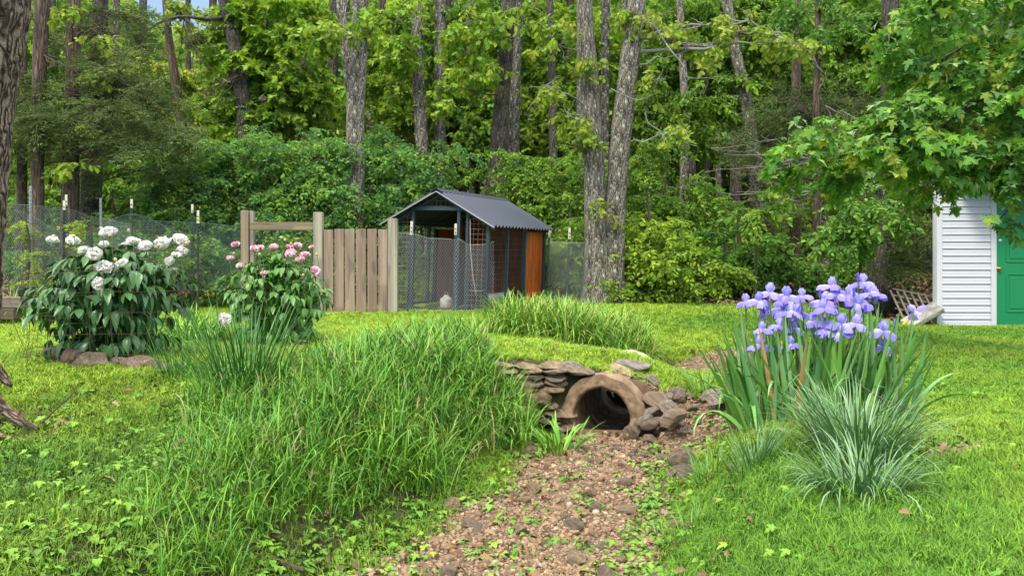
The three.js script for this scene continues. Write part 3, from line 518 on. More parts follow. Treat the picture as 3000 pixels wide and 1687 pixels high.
function wireRun(path, label, m, wob, size = 1.35) {                 // path: [px, top px, bottom px, d]
  const P = path.map(([px, t, b, d]) => [at(px, t, d), at(px, b, d)]), L = [0]; for (let i = 1; i < P.length; i++) L.push(L[i - 1] + Math.hypot(P[i][0].x - P[i - 1][0].x, P[i][0].z - P[i - 1][0].z));
  const W = L[L.length - 1], H = Math.max(...P.map(([a, b]) => a.y - b.y));
  const t = thing('chicken_wire', label, 'wire netting', P[0][1].clone());
  const surf = (u, v) => { let i = 1; while (i < L.length - 1 && u > L[i]) i++; const k = (u - L[i - 1]) / (L[i] - L[i - 1]), s = k * k * (3 - 2 * k), a = P[i - 1][0].clone().lerp(P[i][0], k), b = P[i - 1][1].clone().lerp(P[i][1], k); a.y = lerp(P[i - 1][0].y, P[i][0].y, s); const o = b.lerp(a, v / H); const f = wob * (fbm(u * 2.2, v * 2.2, W, 2) - 0.5) * 2; o.z += f; o.x += f * 0.4; return o; };
  wirePanel(surf, W, H, t, 'netting', m, size);
  for (const v of [0, H]) { const pts = []; for (let u = 0; u <= W; u += 0.08) pts.push(surf(u, v)); partW(t, 'selvage_wire', tubeG(pts, 0.0018, 4), m); }
}
wireRun([[-60, 590, 850, 11.3], [87, 600, 850, 11.15], [190, 612, 850, 12.1], [293, 640, 850, 12.5], [384, 655, 850, 12.0]], 'tall sagging chicken wire strung behind the white peony', DWIRE, 0.05);
wireRun([[40, 618, 850, 11.9], [215, 690, 850, 12.0], [384, 628, 850, 12.05], [560, 690, 850, 12.5]], 'second layer of green chicken wire overlapping the first', GWIRE, 0.06);
wireRun([[384, 645, 850, 12.1], [562, 652, 850, 12.55], [719, 664, 850, 11.8]], 'green chicken wire running from the lone post to the brown post', GWIRE, 0.05);
wireRun([[735, 672, 850, 11.75], [925, 672, 850, 11.6]], 'chicken wire hung below the rough cross rail', GWIRE, 0.02);
wireRun([[1160, 682, 918, 11.55], [1205, 684, 922, 11.55], [1262, 698, 924, 11.6], [1335, 700, 924, 11.68]], 'silver chicken wire stretched across the open coop front', WIRE, 0.02);
wireRun([[1335, 698, 924, 11.66], [1375, 718, 924, 11.7], [1420, 716, 922, 11.75], [1447, 708, 920, 11.8]], 'loose crumpled end of silver chicken wire by the coop', WIRE, 0.09);
wireRun([[1608, 710, 890, 13.65], [1667, 712, 890, 13.55], [1722, 712, 890, 13.7]], 'chicken wire tied between the coop and the double oak', WIRE, 0.04);
// ---------- chicken coop ----------
rnd = rngOf(37);
{
  const c = thing('chicken_coop', 'walk-in chicken coop with corrugated metal roof and orange panels', 'chicken coop', V(-0.68, CY - 0.709, -13.159));
  c.rotation.set(0.016, -0.39, -0.041, 'YXZ');
  const W = 0.806, L = 1.186, HE = 1.292, HR = 1.801, FR = mat(0.028, 0.045, 0.062, 0.5), ORANGE = [mat(0.66, 0.14, 0.014, 0.55, { map: again(woodMap, 3, 1) }), mat(0.58, 0.12, 0.013, 0.55, { map: again(woodMap, 3, 1) })], ROOF = mat(0.03, 0.041, 0.064, 0.4, { bumpMap: again(grain, 3, 3), bumpScale: 0.001 }), DARKP = mat(0.02, 0.022, 0.028, 0.6), GRIDW = mat(0.45, 0.42, 0.38, 0.45, { metalness: 0.5 }), SIDEW = mat(0.10, 0.10, 0.10, 0.5);
  const roofY = (x) => HR - (HR - HE) / 0.926 * Math.abs(x);
  const post = (x, z, h, w = 0.05) => { const o = part(c, 'post', boxG(w, h, w, 0, h / 2, 0), FR); o.position.set(x, 0, z); };
  post(-W, L, roofY(W) - 0.03); post(W, L, roofY(W) - 0.03); post(-W, -L, roofY(W) - 0.03); post(W, -L, roofY(W) - 0.03, 0.06);
  post(-0.44, L, roofY(0.44) - 0.05); post(0.33, L, roofY(0.33) - 0.05); post(0.47, L, roofY(0.47) - 0.05, 0.04);
  post(W, 0.45, roofY(W) - 0.03); post(W, -0.28, roofY(W) - 0.03, 0.06); post(-W, 0, roofY(W) - 0.03);
  const bar = (name, x0, y0, z0, x1, y1, z1, w = 0.045) => { const a = V(x0, y0, z0), b = V(x1, y1, z1), o = part(c, name, boxG(w, a.distanceTo(b), w), FR); o.position.copy(a).add(b).multiplyScalar(0.5); o.quaternion.setFromUnitVectors(V(0, 1, 0), b.sub(a).normalize()); };
  const yb = roofY(0.42) - 0.03;
  bar('top_beam', -0.52, yb, L + 0.01, 0.5, yb, L + 0.01, 0.055);
  for (const z of [L, 0, -L]) { bar('rafter', -0.9, HE - 0.035, z - 0.012, 0, HR - 0.05, z - 0.012); bar('rafter', 0.9, HE - 0.035, z - 0.012, 0, HR - 0.05, z - 0.012); }
  for (const x of [-W, W]) { bar('eave_beam', x, HE + 0.02, -L, x, HE + 0.02, L, 0.04); bar('bottom_beam', x, 0.03, -L, x, 0.03, L, 0.04); }
  bar('bottom_beam', -W, 0.03, L + 0.003, W, 0.03, L + 0.003, 0.04); bar('bottom_beam', -W, 0.03, -L, W, 0.03, -L, 0.04);
  // corrugated sheets
  for (const s of [-1, 1]) {
    const nz = 20 * 6, pos = [], idx = [], prof = [0, 0, 0.35, 1, 1, 0.65], slope = Math.hypot(0.946, HR - HE), nx = (HR - HE) / slope, ny = 0.926 / slope;
    for (const up of [0, 1]) for (let i = 0; i <= nz; i++) for (const t of [0, 1]) { const z = -1.306 + 2.612 * i / nz, h = prof[i % 6] * 0.038 + (up ? 0.003 : 0), x = lerp(0.012, 0.945, t), y = HR - (HR - HE) * x / 0.926; pos.push(s * (x + nx * h), y + ny * h, z); }
    const q = (a, b, e, f) => (s > 0 ? idx.push(a, b, e, b, f, e) : idx.push(a, e, b, b, e, f)), N = (nz + 1) * 2;
    for (let i = 0; i < nz; i++) { const a = i * 2; q(N + a, N + a + 2, N + a + 1, N + a + 3); q(a, a + 1, a + 2, a + 3); q(a + 1, N + a + 1, a + 3, N + a + 3); }
    part(c, 'roof_sheet', clean(triMesh(pos, idx)), ROOF).geometry.computeVertexNormals();
    const trim = part(c, 'roof_edge', boxG(0.012, slope + 0.02, 0.02, 0, 0, 0, 0.002), mat(0.35, 0.34, 0.36, 0.5)); trim.position.set(s * 0.475, (HR + HE) / 2 - 0.012, 1.316); trim.rotation.z = s * Math.atan2(0.945, HR - HE);
  }
  for (const s of [-1, 1]) { const o = part(c, 'ridge_cap', boxG(0.11, 0.008, 2.64, 0, 0, 0, 0.002), ROOF); o.position.set(s * 0.05, HR + 0.012, 0); o.rotation.z = -s * 0.5; }
  // welded wire grids
  const grid = (name, u0, u1, v0, vTop, place, sx = 0.075, sy = 0.075) => { const l = []; for (let u = u0; u <= u1 + 1e-6; u += sx) { const t = vTop(u); if (t > v0 + 0.03) l.push(tubeG([place(u, v0), place(u, t)], 0.0016, 4, null, false)); } for (let v = v0; v < Math.max(vTop(u0), vTop(u1), vTop((u0 + u1) / 2)); v += sy) { const us = []; for (let u = u0; u <= u1 + 1e-6; u += 0.01) if (vTop(u) >= v) us.push(u); if (us.length > 1) l.push(tubeG([place(us[0], v), place(us[us.length - 1], v)], 0.0016, 4, null, false)); } part(c, name, merge(l), name === 'side_grid' ? SIDEW : GRIDW); };
  grid('gable_grid', -0.44, 0.44, yb + 0.04, (x) => roofY(x) - 0.05, (u, v) => V(u, v, L - 0.015));
  grid('front_grid', 0.49, 0.78, 0.05, (x) => roofY(x) - 0.06, (u, v) => V(u, v, L - 0.012));
  grid('front_grid', -0.78, -0.47, 0.05, (x) => roofY(x) - 0.06, (u, v) => V(u, v, L - 0.012));
  grid('side_grid', -0.25, 0.43, 0.05, () => HE - 0.02, (u, v) => V(W - 0.01, v, u), 0.06, 0.09);
  grid('side_grid', 0.48, L - 0.03, 0.05, () => HE - 0.02, (u, v) => V(W - 0.01, v, u), 0.06, 0.09);
  grid('side_grid', -0.15, L - 0.03, 0.05, () => HE - 0.02, (u, v) => V(-W + 0.01, v, u), 0.04, 0.09);
  // tongue-and-groove panels, board by board
  const boards = (n, place, h) => { for (let i = 0; i < n; i++) place(i, h); };
  boards(10, (i) => { const w = 0.86 / 10, o = part(c, 'panel_board', jitterUV(boxG(0.018, 1.22, w - 0.004, 0, 0.64, 0, 0.004)), ORANGE[i % 2]); o.position.set(W - 0.012, 0, -L + 0.05 + w * (i + 0.5)); }, 0);
  boards(14, (i) => { const w = 1.56 / 14, x = -0.78 + w * (i + 0.5), o = part(c, 'panel_board', jitterUV(boxG(w - 0.004, roofY(x) - 0.08, 0.018, 0, (roofY(x) - 0.02) / 2, 0, 0.004)), ORANGE[(i + 1) % 2]); o.position.set(x, 0, -L + 0.04); }, 0);
  boards(8, (i) => { const w = 0.8 / 8, o = part(c, 'panel_board', jitterUV(boxG(0.018, 1.22, w - 0.004, 0, 0.64, 0, 0.004)), ORANGE[i % 2]); o.position.set(-W + 0.014, 0, -1.02 + w * (i + 0.5)); }, 0);
  for (const z of [-0.19, -1.06]) { const o = part(c, 'wall_stile', boxG(0.05, 1.24, 0.07, 0, 0.63, 0), DARKP); o.position.set(-W + 0.03, 0, z); }
  // the front door, swung inwards
  const door = new THREE.Group(); door.name = 'door'; c.add(door); door.position.set(0.3, 0, L - 0.03); door.rotation.y = -1.4;
  part(door, 'door_frame', merge([boxG(0.04, 1.45, 0.03, -0.03, 0.74, 0), boxG(0.04, 1.45, 0.03, -0.62, 0.74, 0), boxG(0.55, 0.04, 0.03, -0.325, 1.44, 0), boxG(0.55, 0.04, 0.03, -0.325, 0.05, 0), boxG(0.55, 0.04, 0.03, -0.325, 0.62, 0)]), FR);
  part(door, 'door_panel', boxG(0.55, 0.5, 0.012, -0.325, 0.33, 0), DARKP);
  const rope = [V(0.52, HE + 0.1, L + 0.02), V(0.55, 1.0, L + 0.05), V(0.6, 0.62, L + 0.06), V(0.66, 0.3, L + 0.05)]; part(c, 'hanging_rope', tubeG(curve(rope, 14), 0.006, 5), mat(0.42, 0.37, 0.30, 0.9));
  const foot = onGround(1300, 12.6);
  const gx = (px, py, d) => { const p = at(px, py, d); return p; };
  // things kept in the run
  const WHITEP = mat(0.62, 0.62, 0.58, 0.55, { map: again(blotch, 2, 2) }), REDP = mat(0.42, 0.015, 0.02, 0.45);
  const fp = gx(1307, 912, 12.55), feeder = thing('poultry_feeder', 'white jug feeder on a red tray inside the coop', 'feeder', V(fp.x, groundY(fp.x, fp.z), fp.z));
  part(feeder, 'jug', new THREE.LatheGeometry([[0, 0.24], [0.035, 0.238], [0.045, 0.215], [0.09, 0.19], [0.098, 0.16], [0.1, 0.06], [0.1, 0.04]].map(([r, y]) => new THREE.Vector2(r, y)).reverse(), 20), WHITEP);
  part(feeder, 'tray', new THREE.LatheGeometry([[0, 0.02], [0.13, 0.02], [0.145, 0.055], [0.14, 0.055], [0.12, 0.03], [0, 0.03]].map(([r, y]) => new THREE.Vector2(r, y)), 20), REDP);
  part(feeder, 'handle', new THREE.TorusGeometry(0.03, 0.005, 6, 14).translate(0, 0.26, 0), WHITEP);
  const dp = gx(1347, 912, 12.6), drink = thing('poultry_drinker', 'pale plastic jug drinker standing beside the feeder', 'drinker', V(dp.x, groundY(dp.x, dp.z), dp.z));
  part(drink, 'jug', boxG(0.15, 0.2, 0.12, 0, 0.12, 0, 0.03), WHITEP); part(drink, 'cap', new THREE.CylinderGeometry(0.02, 0.025, 0.03, 14).translate(0.03, 0.232, 0), WHITEP); part(drink, 'tray', boxG(0.2, 0.04, 0.16, 0, 0.02, 0, 0.012), mat(0.30, 0.08, 0.06, 0.6));
  const bp = gx(1455, 860, 12.9), trough = thing('white_trough', 'white plastic trough slung behind the side wire of the coop', 'trough', bp.clone().add(V(0, -0.16, 0)));
  { const g = clean(new THREE.SphereGeometry(0.2, 20, 10, 0, Math.PI * 2, Math.PI / 2, Math.PI / 2)); g.scale(1.35, 0.75, 0.6).translate(0, 0.16, 0); const rim = new THREE.TorusGeometry(0.2, 0.008, 6, 28).rotateX(Math.PI / 2).scale(1.35, 1, 0.6).translate(0, 0.16, 0); part(trough, 'basin', g, mat(0.62, 0.62, 0.58, 0.55, { side: THREE.DoubleSide })); part(trough, 'rim', rim, WHITEP); for (const x of [-0.14, 0.14]) part(trough, 'hanger', tubeG([V(x, 0.16, 0), V(x, 0.44, 0)], 0.004, 5), FR); trough.rotation.z = 0.12; }
  const kp = gx(1395, 905, 12.75), bucket = thing('black_bucket', 'black rubber bucket on the coop floor behind crumpled wire', 'bucket', V(kp.x, groundY(kp.x, kp.z), kp.z));
  part(bucket, 'body', new THREE.LatheGeometry([[0, 0.01], [0.15, 0.01], [0.19, 0.42], [0.205, 0.43], [0.2, 0.44], [0.18, 0.42], [0.14, 0.03], [0, 0.03]].map(([r, y]) => new THREE.Vector2(r, y)), 22), mat(0.018, 0.02, 0.025, 0.5)); part(bucket, 'handle', tubeG(curve([V(-0.2, 0.42, 0), V(-0.12, 0.32, 0.17), V(0.12, 0.32, 0.17), V(0.2, 0.42, 0)], 12), 0.005, 5), STEEL);
}
// ---------- garden shed ----------
rnd = rngOf(41);
{
  const D = 12.9, s = D / F, base = at(2748, 962, D), y0 = groundY(base.x, -D) - 0.02, X = (px) => (px - 2748) * s;
  const shed = thing('garden_shed', 'white vinyl-sided shed with a green panelled door', 'shed', V(base.x, y0, -D));
  const VINYL = mat(0.54, 0.55, 0.60, 0.45, { bumpMap: again(grain, 4, 4), bumpScale: 0.0005 }), TRIM = mat(0.60, 0.61, 0.66, 0.45), GREEN = mat(0.008, 0.22, 0.08, 0.42, { bumpMap: again(grain, 3, 3), bumpScale: 0.0008 }), H = 2.3, S = 20.6 * s;
  part(shed, 'corner_trim', merge([boxG(X(2761) - X(2745), H, 0.03, (X(2761) + X(2745)) / 2, H / 2, 0.006), boxG(0.03, H, 0.1, X(2745) + 0.012, H / 2, -0.06)]), TRIM);
  { const o = part(shed, 'side_wall', boxG(0.02, H, 3, 0, H / 2, -1.5, 0), VINYL); o.position.set(X(2745) + 0.03, 0, -0.09); o.rotation.y = -0.56; }
  const course = (x0, x1) => { const pts = [[0, 0.012], [0, 0.022], [S * 0.44, 0.0115], [S * 0.5, 0.0135], [S * 0.93, 0.003], [S * 1.02, 0.002], [S * 1.02, -0.006], [0, -0.006]], sh = new THREE.Shape(pts.map(([y, z]) => new THREE.Vector2(-z, y))); const g = clean(new THREE.ExtrudeGeometry(sh, { depth: x1 - x0, bevelEnabled: false })); g.rotateY(Math.PI / 2); const p = g.attributes.position, uv = g.attributes.uv; for (let i = 0; i < p.count; i++) { p.setX(i, p.getX(i) + x0); uv.setXY(i, p.getX(i), p.getY(i)); } return g; };
  const cg = course(X(2761) + 0.002, X(2903));
  for (let i = 0; i * S < H - 0.05; i++) { const o = part(shed, 'siding_course', cg, VINYL); o.position.set(0, i * S + 0.03, 0); }
  const cg2 = course(X(2912) + 0.95, X(3490)); for (let i = 0; i * S < H - 0.05; i++) { const o = part(shed, 'siding_course', cg2, VINYL); o.position.set(0, i * S + 0.03, 0); }
  part(shed, 'backing_wall', boxG(X(3500) - X(2750), H, 0.05, (X(3500) + X(2750)) / 2, H / 2, -0.045, 0), VINYL);
  part(shed, 'door_jamb', merge([boxG(0.035, 2.16, 0.06, X(2906.5), 1.08, 0.012), boxG(0.05, 2.16, 0.05, X(2915), 1.08, -0.002), boxG(0.05, 2.16, 0.06, X(2912) + 0.915, 1.08, 0.012), boxG(0.96, 0.05, 0.06, X(2912) + 0.45, 2.13, 0.014)]), TRIM);
  part(shed, 'sill', boxG(0.9, 0.035, 0.06, X(2915) + 0.47, 0.03, 0.0), mat(0.2, 0.16, 0.12, 0.9));
  const dw = 0.86, dx = X(2912) + 0.02, door = part(shed, 'door', boxG(dw, 2.03, 0.03, dx + dw / 2, 1.065, -0.008), GREEN);
  const moulded = (x0, x1, ya, yb) => { const f = 0.022, z = 0.011; const o = part(door, 'door_panel', merge([boxG(x1 - x0, f, 0.016, (x0 + x1) / 2, ya, z, 0.006), boxG(x1 - x0, f, 0.016, (x0 + x1) / 2, yb, z, 0.006), boxG(f, yb - ya, 0.016, x0, (ya + yb) / 2, z, 0.006), boxG(f, yb - ya, 0.016, x1, (ya + yb) / 2, z, 0.006), boxG(x1 - x0 - 0.1, yb - ya - 0.1, 0.014, (x0 + x1) / 2, (ya + yb) / 2, z - 0.002, 0.006)]), GREEN); return o; };
  moulded(dx + 0.19, dx + 0.67, 0.26, 0.86); moulded(dx + 0.19, dx + 0.67, 1.06, 1.9);
  const BRASS = mat(0.42, 0.22, 0.07, 0.4, { metalness: 0.8 }), kx = (2926 - 2748) * s, ky = CY - (787 - HOR) * s - y0;
  const knob = part(door, 'handle', new THREE.LatheGeometry([[0, 0.06], [0.018, 0.058], [0.027, 0.045], [0.026, 0.034], [0.012, 0.026], [0.011, 0.012], [0.033, 0.01], [0.034, 0]].map(([r, y]) => new THREE.Vector2(r, y)).reverse(), 22).rotateX(Math.PI / 2), BRASS); knob.position.set(kx, ky, 0.008);
  const bolt = part(door, 'deadbolt', new THREE.LatheGeometry([[0, 0.02], [0.018, 0.018], [0.026, 0.008], [0.027, 0]].map(([r, y]) => new THREE.Vector2(r, y)).reverse(), 20).rotateX(Math.PI / 2), mat(0.6, 0.6, 0.58, 0.35, { metalness: 0.6 })); bolt.position.set((2931 - 2748) * s, CY - (705 - HOR) * s - y0, 0.008);
  // gable roof running back
  const roof = part(shed, 'roof', boxG(X(3500) - X(2740), 0.05, 1.6, (X(3500) + X(2740)) / 2 + 0.3, H + 0.14, -0.6), mat(0.12, 0.115, 0.11, 0.95)); roof.rotation.x = 0.2;
  part(shed, 'eave_board', boxG(X(3500) - X(2740), 0.1, 0.03, (X(3500) + X(2740)) / 2, H - 0.03, 0.05), TRIM);
}
// odds and ends beside the shed
{
  const PALE = wood(0.46, 0.40, 0.34), p = at(2695, 905, 13.5), lattice = thing('wood_lattice', 'weathered wooden lattice panel leaning beside the shed', 'lattice', V(p.x, groundY(p.x, p.z), p.z));
  for (let i = 0; i < 7; i++) { const o = part(lattice, 'slat', jitterUV(boxG(0.035, 0.62, 0.012)), PALE); o.position.set(-0.36 + 0.115 * i, 0.30 - 0.01 * i, 0.004); o.rotation.set(-0.35, 0, 0.28); }
  for (let i = 0; i < 5; i++) { const o = part(lattice, 'slat', jitterUV(boxG(0.8, 0.035, 0.012)), PALE); o.position.set(0.02, 0.08 + 0.11 * i, -0.012 - 0.03 * i); o.rotation.set(-0.35, 0, -0.22); }
  const q = at(2706, 928, 12.85), slab = single('plastic_lid', boxG(0.62, 0.10, 0.3, 0, 0, 0, 0.03), mat(0.52, 0.50, 0.46, 0.6, { map: again(blotch, 1.5, 1.5) }), 'dirty white plastic lid propped against the shed corner', 'lid'); slab.position.copy(q).add(V(0, -0.03, 0)); slab.rotation.set(0.3, 0.15, 0.5);
  const b = at(2738, 880, 13.2), bd = single('leaning_board', boxG(0.12, 0.5, 0.02), wood(0.36, 0.25, 0.16), 'narrow brown board leaning against the shed corner', 'board'); bd.position.copy(b).add(V(0, -0.28, 0)); bd.rotation.z = -0.55;
  const y = at(2651, 945, 12.5), yt = single('yellow_tube', tubeG([V(0, 0, 0), V(0.2, 0.22, 0)], 0.022, 12), mat(0.72, 0.44, 0.01, 0.45), 'short yellow plastic tube beside the dirty white lid', 'tube'); yt.position.copy(at(2653, 950, 12.6)).add(V(0, -0.1, 0));
  const pot = onGround(2702, 13.3), pg = single('clay_pot', new THREE.LatheGeometry([[0, 0.01], [0.08, 0.01], [0.12, 0.2], [0.14, 0.2], [0.14, 0.25], [0.12, 0.25], [0.1, 0.2], [0.07, 0.03], [0, 0.03]].map(([r, v]) => new THREE.Vector2(r, v)), 22), mat(0.30, 0.13, 0.075, 0.85, { map: blotch }), 'terracotta pot tucked behind the dirty white lid', 'pot'); pg.position.copy(pot);
  // timber edging of a raised bed on the far side
  const t0 = onGround(-60, 9.6, 0.1), t1 = onGround(74, 9.4, 0.1), tim = single('bed_timber', boxG(t0.distanceTo(t1), 0.13, 0.12, 0, 0, 0, 0.012), wood(0.27, 0.235, 0.19, 1.2, 1.2), 'grey timber edging a raised bed below the vine-wrapped post', 'timber'); tim.position.copy(t0.clone().add(t1).multiplyScalar(0.5)).add(V(0, 0.12, 0)); tim.rotation.y = Math.atan2(-(t1.z - t0.z), t1.x - t0.x);
  const tim2 = single('bed_timber', boxG(t0.distanceTo(t1) - 0.1, 0.13, 0.12, 0, 0, 0, 0.012), wood(0.17, 0.13, 0.10, 1.2, 1.2), 'dark lower timber carrying the grey timber of the raised bed', 'timber'); tim2.position.copy(tim.position).add(V(-0.05, -0.135, 0.01)); tim2.rotation.y = tim.rotation.y;
}
// ---------- peonies ----------
rnd = rngOf(53);
const GLOSSY = new THREE.MeshPhysicalMaterial({ color: lin(1, 1, 1), roughness: 0.36, vertexColors: true, side: THREE.DoubleSide, specularIntensity: 0.9 });
const peonyLeaves = [0, 1, 2, 3].map((k) => simpleLeaf([[0.12, 0.09], [0.32, 0.2], [0.55, 0.22], [0.78, 0.13]], 0.35 + 0.1 * k, [0.15, 0.35, 0.55, 0.75][k]));
function petalG(w, h, cup, ruffle, seed) {                       // a cupped petal rising along +y, hollow side to +z
  const n = 6, m = 5, pos = [], idx = [];
  for (let j = 0; j <= m; j++) for (let i = 0; i <= n; i++) {
    const u = i / n * 2 - 1, v = j / m, width = w * Math.sin(Math.PI * Math.min(0.92, 0.16 + 0.8 * v)), x = u * width, r = ruffle * v * (Math.sin(u * 7 + seed) + Math.sin(u * 11 + seed * 2) * 0.6);
    pos.push(x, v * h * (1 - 0.12 * u * u * v), cup * (u * u * width + v * v * h * 0.55) + r);
    if (i < n && j < m) { const a = j * (n + 1) + i, b = a + n + 1; idx.push(a, a + 1, b, a + 1, b + 1, b); }
  }
  return triMesh(pos, idx);
}
function blossomG(layers, tones, openness) {                     // petals in rings round +y, 1 unit across
  const l = [];
  layers.forEach(([count, tilt, size, lift], k) => { for (let i = 0; i < count; i++) { const a = i / count * 6.283 + k * 0.7 + R(-0.2, 0.2), s = size * R(0.85, 1.15), g = petalG(0.30 * s, 0.56 * s, openness, 0.035, R(0, 6)), t = tones[Math.floor(rnd() * tones.length)]; g.rotateX(tilt + R(-0.12, 0.12)).translate(0, lift, 0.03); g.rotateY(a); l.push(tinted(g, ...t)); } });
  return merge(l);
}
const WHITES = [[0.90, 0.89, 0.85], [0.93, 0.92, 0.89], [0.88, 0.87, 0.80]], PINKS = [[0.84, 0.46, 0.58], [0.88, 0.60, 0.68], [0.78, 0.34, 0.48], [0.90, 0.74, 0.78]];
const openLayers = [[8, -1.15, 0.95, 0.0], [9, -0.75, 1.0, 0.02], [10, -0.42, 1.0, 0.05], [9, -0.2, 0.95, 0.1], [8, 0.0, 0.85, 0.14], [7, 0.18, 0.75, 0.18], [5, 0.3, 0.6, 0.22]], halfLayers = [[6, -0.55, 1.0, 0], [6, -0.2, 1.0, 0.02], [6, 0.02, 0.95, 0.04], [5, 0.16, 0.85, 0.06], [4, 0.3, 0.7, 0.08]];
const whiteOpen = [0, 1, 2].map(() => blossomG(openLayers, WHITES, 0.55)), whiteHalf = [0, 1].map(() => blossomG(halfLayers, WHITES, 0.8)), pinkHalf = [0, 1, 2].map((k) => blossomG(k < 2 ? halfLayers : openLayers, PINKS, 0.8));
const PETAL = leafMat(1, 1, 1, 0.3), budG = clean(new THREE.SphereGeometry(0.5, 14, 10));
function peony(name, label, px, d, w, hgt, depth, tones, flowers, buds, leafSize, nStem, per) {
  const base = onGround(px, d), t = thing(name, label, 'flower bush', base), leaves = [], stems = [];
  const cx = base.x, cz = base.z;
  for (let i = 0; i < nStem; i++) {
    const a = R(0, 6.283), r = Math.pow(rnd(), 0.55), foot = V(cx + Math.cos(a) * r * w * 0.22, base.y - 0.02, cz + Math.sin(a) * r * depth * 0.25), high = hgt * (1 - 0.42 * Math.pow(r, 2.4)) * R(0.86, 1.0), top = V(cx + Math.cos(a) * r * w * 0.47, base.y + high, cz + Math.sin(a) * r * depth * 0.47), mid = foot.clone().lerp(top, 0.55).add(V(0, 0.06, 0)), path = curve([foot, mid, top], 7);
    stems.push(tubeG(path, taper(8, 0.0055, 0.003), 4));
    for (let k = 0; k < per; k++) {
      const f = lerp(0.10, 1.0, Math.pow((k + 0.6) / per, 0.9)), p = path[Math.min(7, Math.floor(f * 7))].clone().lerp(path[Math.min(7, Math.floor(f * 7) + 1)], (f * 7) % 1), b = a + (k * 2.4) + R(-0.5, 0.5), reach = R(0.05, 0.16) * (1.25 - 0.5 * f), stalkEnd = p.clone().add(V(Math.cos(b) * reach, reach * R(-0.1, 0.35), Math.sin(b) * reach));
      if (stalkEnd.y < base.y + 0.08) continue;
      stems.push(tubeG([p, stalkEnd], [0.0028, 0.002], 3));
      const yaw = Math.atan2(Math.cos(b), Math.sin(b)), low = 1 - f;
      for (const [dy, sc, off] of [[0, 1, 0.02], [0.75, 0.85, 0], [-0.75, 0.85, 0], [1.6, 0.7, -0.02], [-1.6, 0.7, -0.02]]) if (rnd() < 0.9) { const yy = yaw + dy + R(-0.2, 0.2); leaves.push({ p: stalkEnd.clone().add(V(Math.sin(yy) * off, 0, Math.cos(yy) * off)), e: [0.25 + 0.75 * low + R(-0.35, 0.45), yy, R(-0.3, 0.3)], s: leafSize * sc * R(0.8, 1.2), c: lin(...pick(tones).map((v) => v * R(0.85, 1.15))), k: Math.floor(rnd() * 4) }); }
    }
  }
  partW(t, 'stems', merge(stems), M.greenStem);
  leaves.sort((a, b) => a.p.distanceTo(camera.position) - b.p.distanceTo(camera.position));
  const mats = tones.map((c) => { const m = GLOSSY.clone(); m.color = lin(...c); m.vertexColors = false; return m; });
  leaves.slice(0, 300).forEach((l) => { const o = part(t, 'leaf', peonyLeaves[l.k], pick(mats)); o.position.copy(l.p).sub(base); o.rotation.set(...l.e, 'YXZ'); o.scale.setScalar(l.s); });
  const rest = leaves.slice(300); peonyLeaves.forEach((g, k) => many(t, 'leaves', clean(g), GLOSSY, rest.filter((l) => l.k === k)));
  for (const [fx, fy, size, kind, dd, tx = 0, tz = 0] of flowers) {
    const p = at(fx, fy, d + (dd ?? 0)), o = part(t, 'blossom', pick(kind), PETAL); o.position.copy(p).sub(base).add(V(0, -size * 0.16, 0)); o.scale.set(size * R(0.92, 1.1), size * R(0.68, 0.85), size * R(0.92, 1.1)); o.rotation.set((tx || R(0.1, 0.5)), R(0, 6.3), tz || R(-0.35, 0.35), 'ZXY');
    partW(t, 'flower_stem', tubeG(curve([p.clone().add(V(0, -size * 0.2, 0)), p.clone().add(V(R(-0.02, 0.02), -0.14, -0.03)), V(lerp(p.x, cx, 0.45), p.y - 0.34, lerp(p.z, cz, 0.5))], 6), 0.0035, 4), M.greenStem);
  }
  for (const [fx, fy, dd, red] of buds) { const p = at(fx, fy, d + dd), o = part(t, 'bud', budG, red ? mat(0.50, 0.28, 0.18, 0.6) : mat(0.40, 0.42, 0.18, 0.6)); o.position.copy(p).sub(base); o.scale.set(0.026, 0.028, 0.026); partW(t, 'flower_stem', tubeG(curve([p, p.clone().add(V(0.01, -0.12, -0.02)), V(lerp(p.x, cx, 0.3), p.y - 0.32, lerp(p.z, cz, 0.4))], 6), 0.003, 4), M.greenStem); }
  return t;
}
const O = whiteOpen, W2 = whiteHalf, K = pinkHalf;
peony('white_peony_bush', 'peony bush with big white blossoms and dark glossy leaves', 345, 6.15, 1.30, 0.93, 0.95, [[0.050, 0.145, 0.036], [0.065, 0.18, 0.042], [0.040, 0.115, 0.034]],
  [[152, 706, 0.10, W2, -0.1, 0.05], [211, 707, 0.12, W2, -0.15], [320, 686, 0.17, O, 0], [305, 720, 0.11, O, 0.1], [388, 709, 0.12, W2, 0], [367, 724, 0.12, O, 0.1], [427, 725, 0.14, O, -0.1], [483, 718, 0.18, O, -0.1, 0.3, 0.4], [520, 706, 0.17, O, 0.05, 0.2, -0.6], [526, 735, 0.13, O, 0.0, 0.5, -0.8], [285, 750, 0.17, O, -0.42, 0.5, 0.25], [306, 780, 0.15, O, -0.40, 0.9, -0.3], [248, 737, 0.11, O, -0.2], [361, 775, 0.12, O, -0.38, 0.4, 0.3], [291, 824, 0.10, W2, -0.47, 1.4], [514, 748, 0.08, W2, -0.2], [500, 762, 0.10, O, -0.1, 1.2], [650, 932, 0.15, O, 0.1, 0.6, -1.0]],
  [[295, 669, 0, 0], [375, 675, 0, 0], [336, 760, -0.4, 0], [545, 713, 0, 1], [155, 692, -0.1, 0], [215, 692, -0.2, 0], [320, 690, -0.15, 1], [462, 720, -0.2, 1]], 0.12, 62, 10);
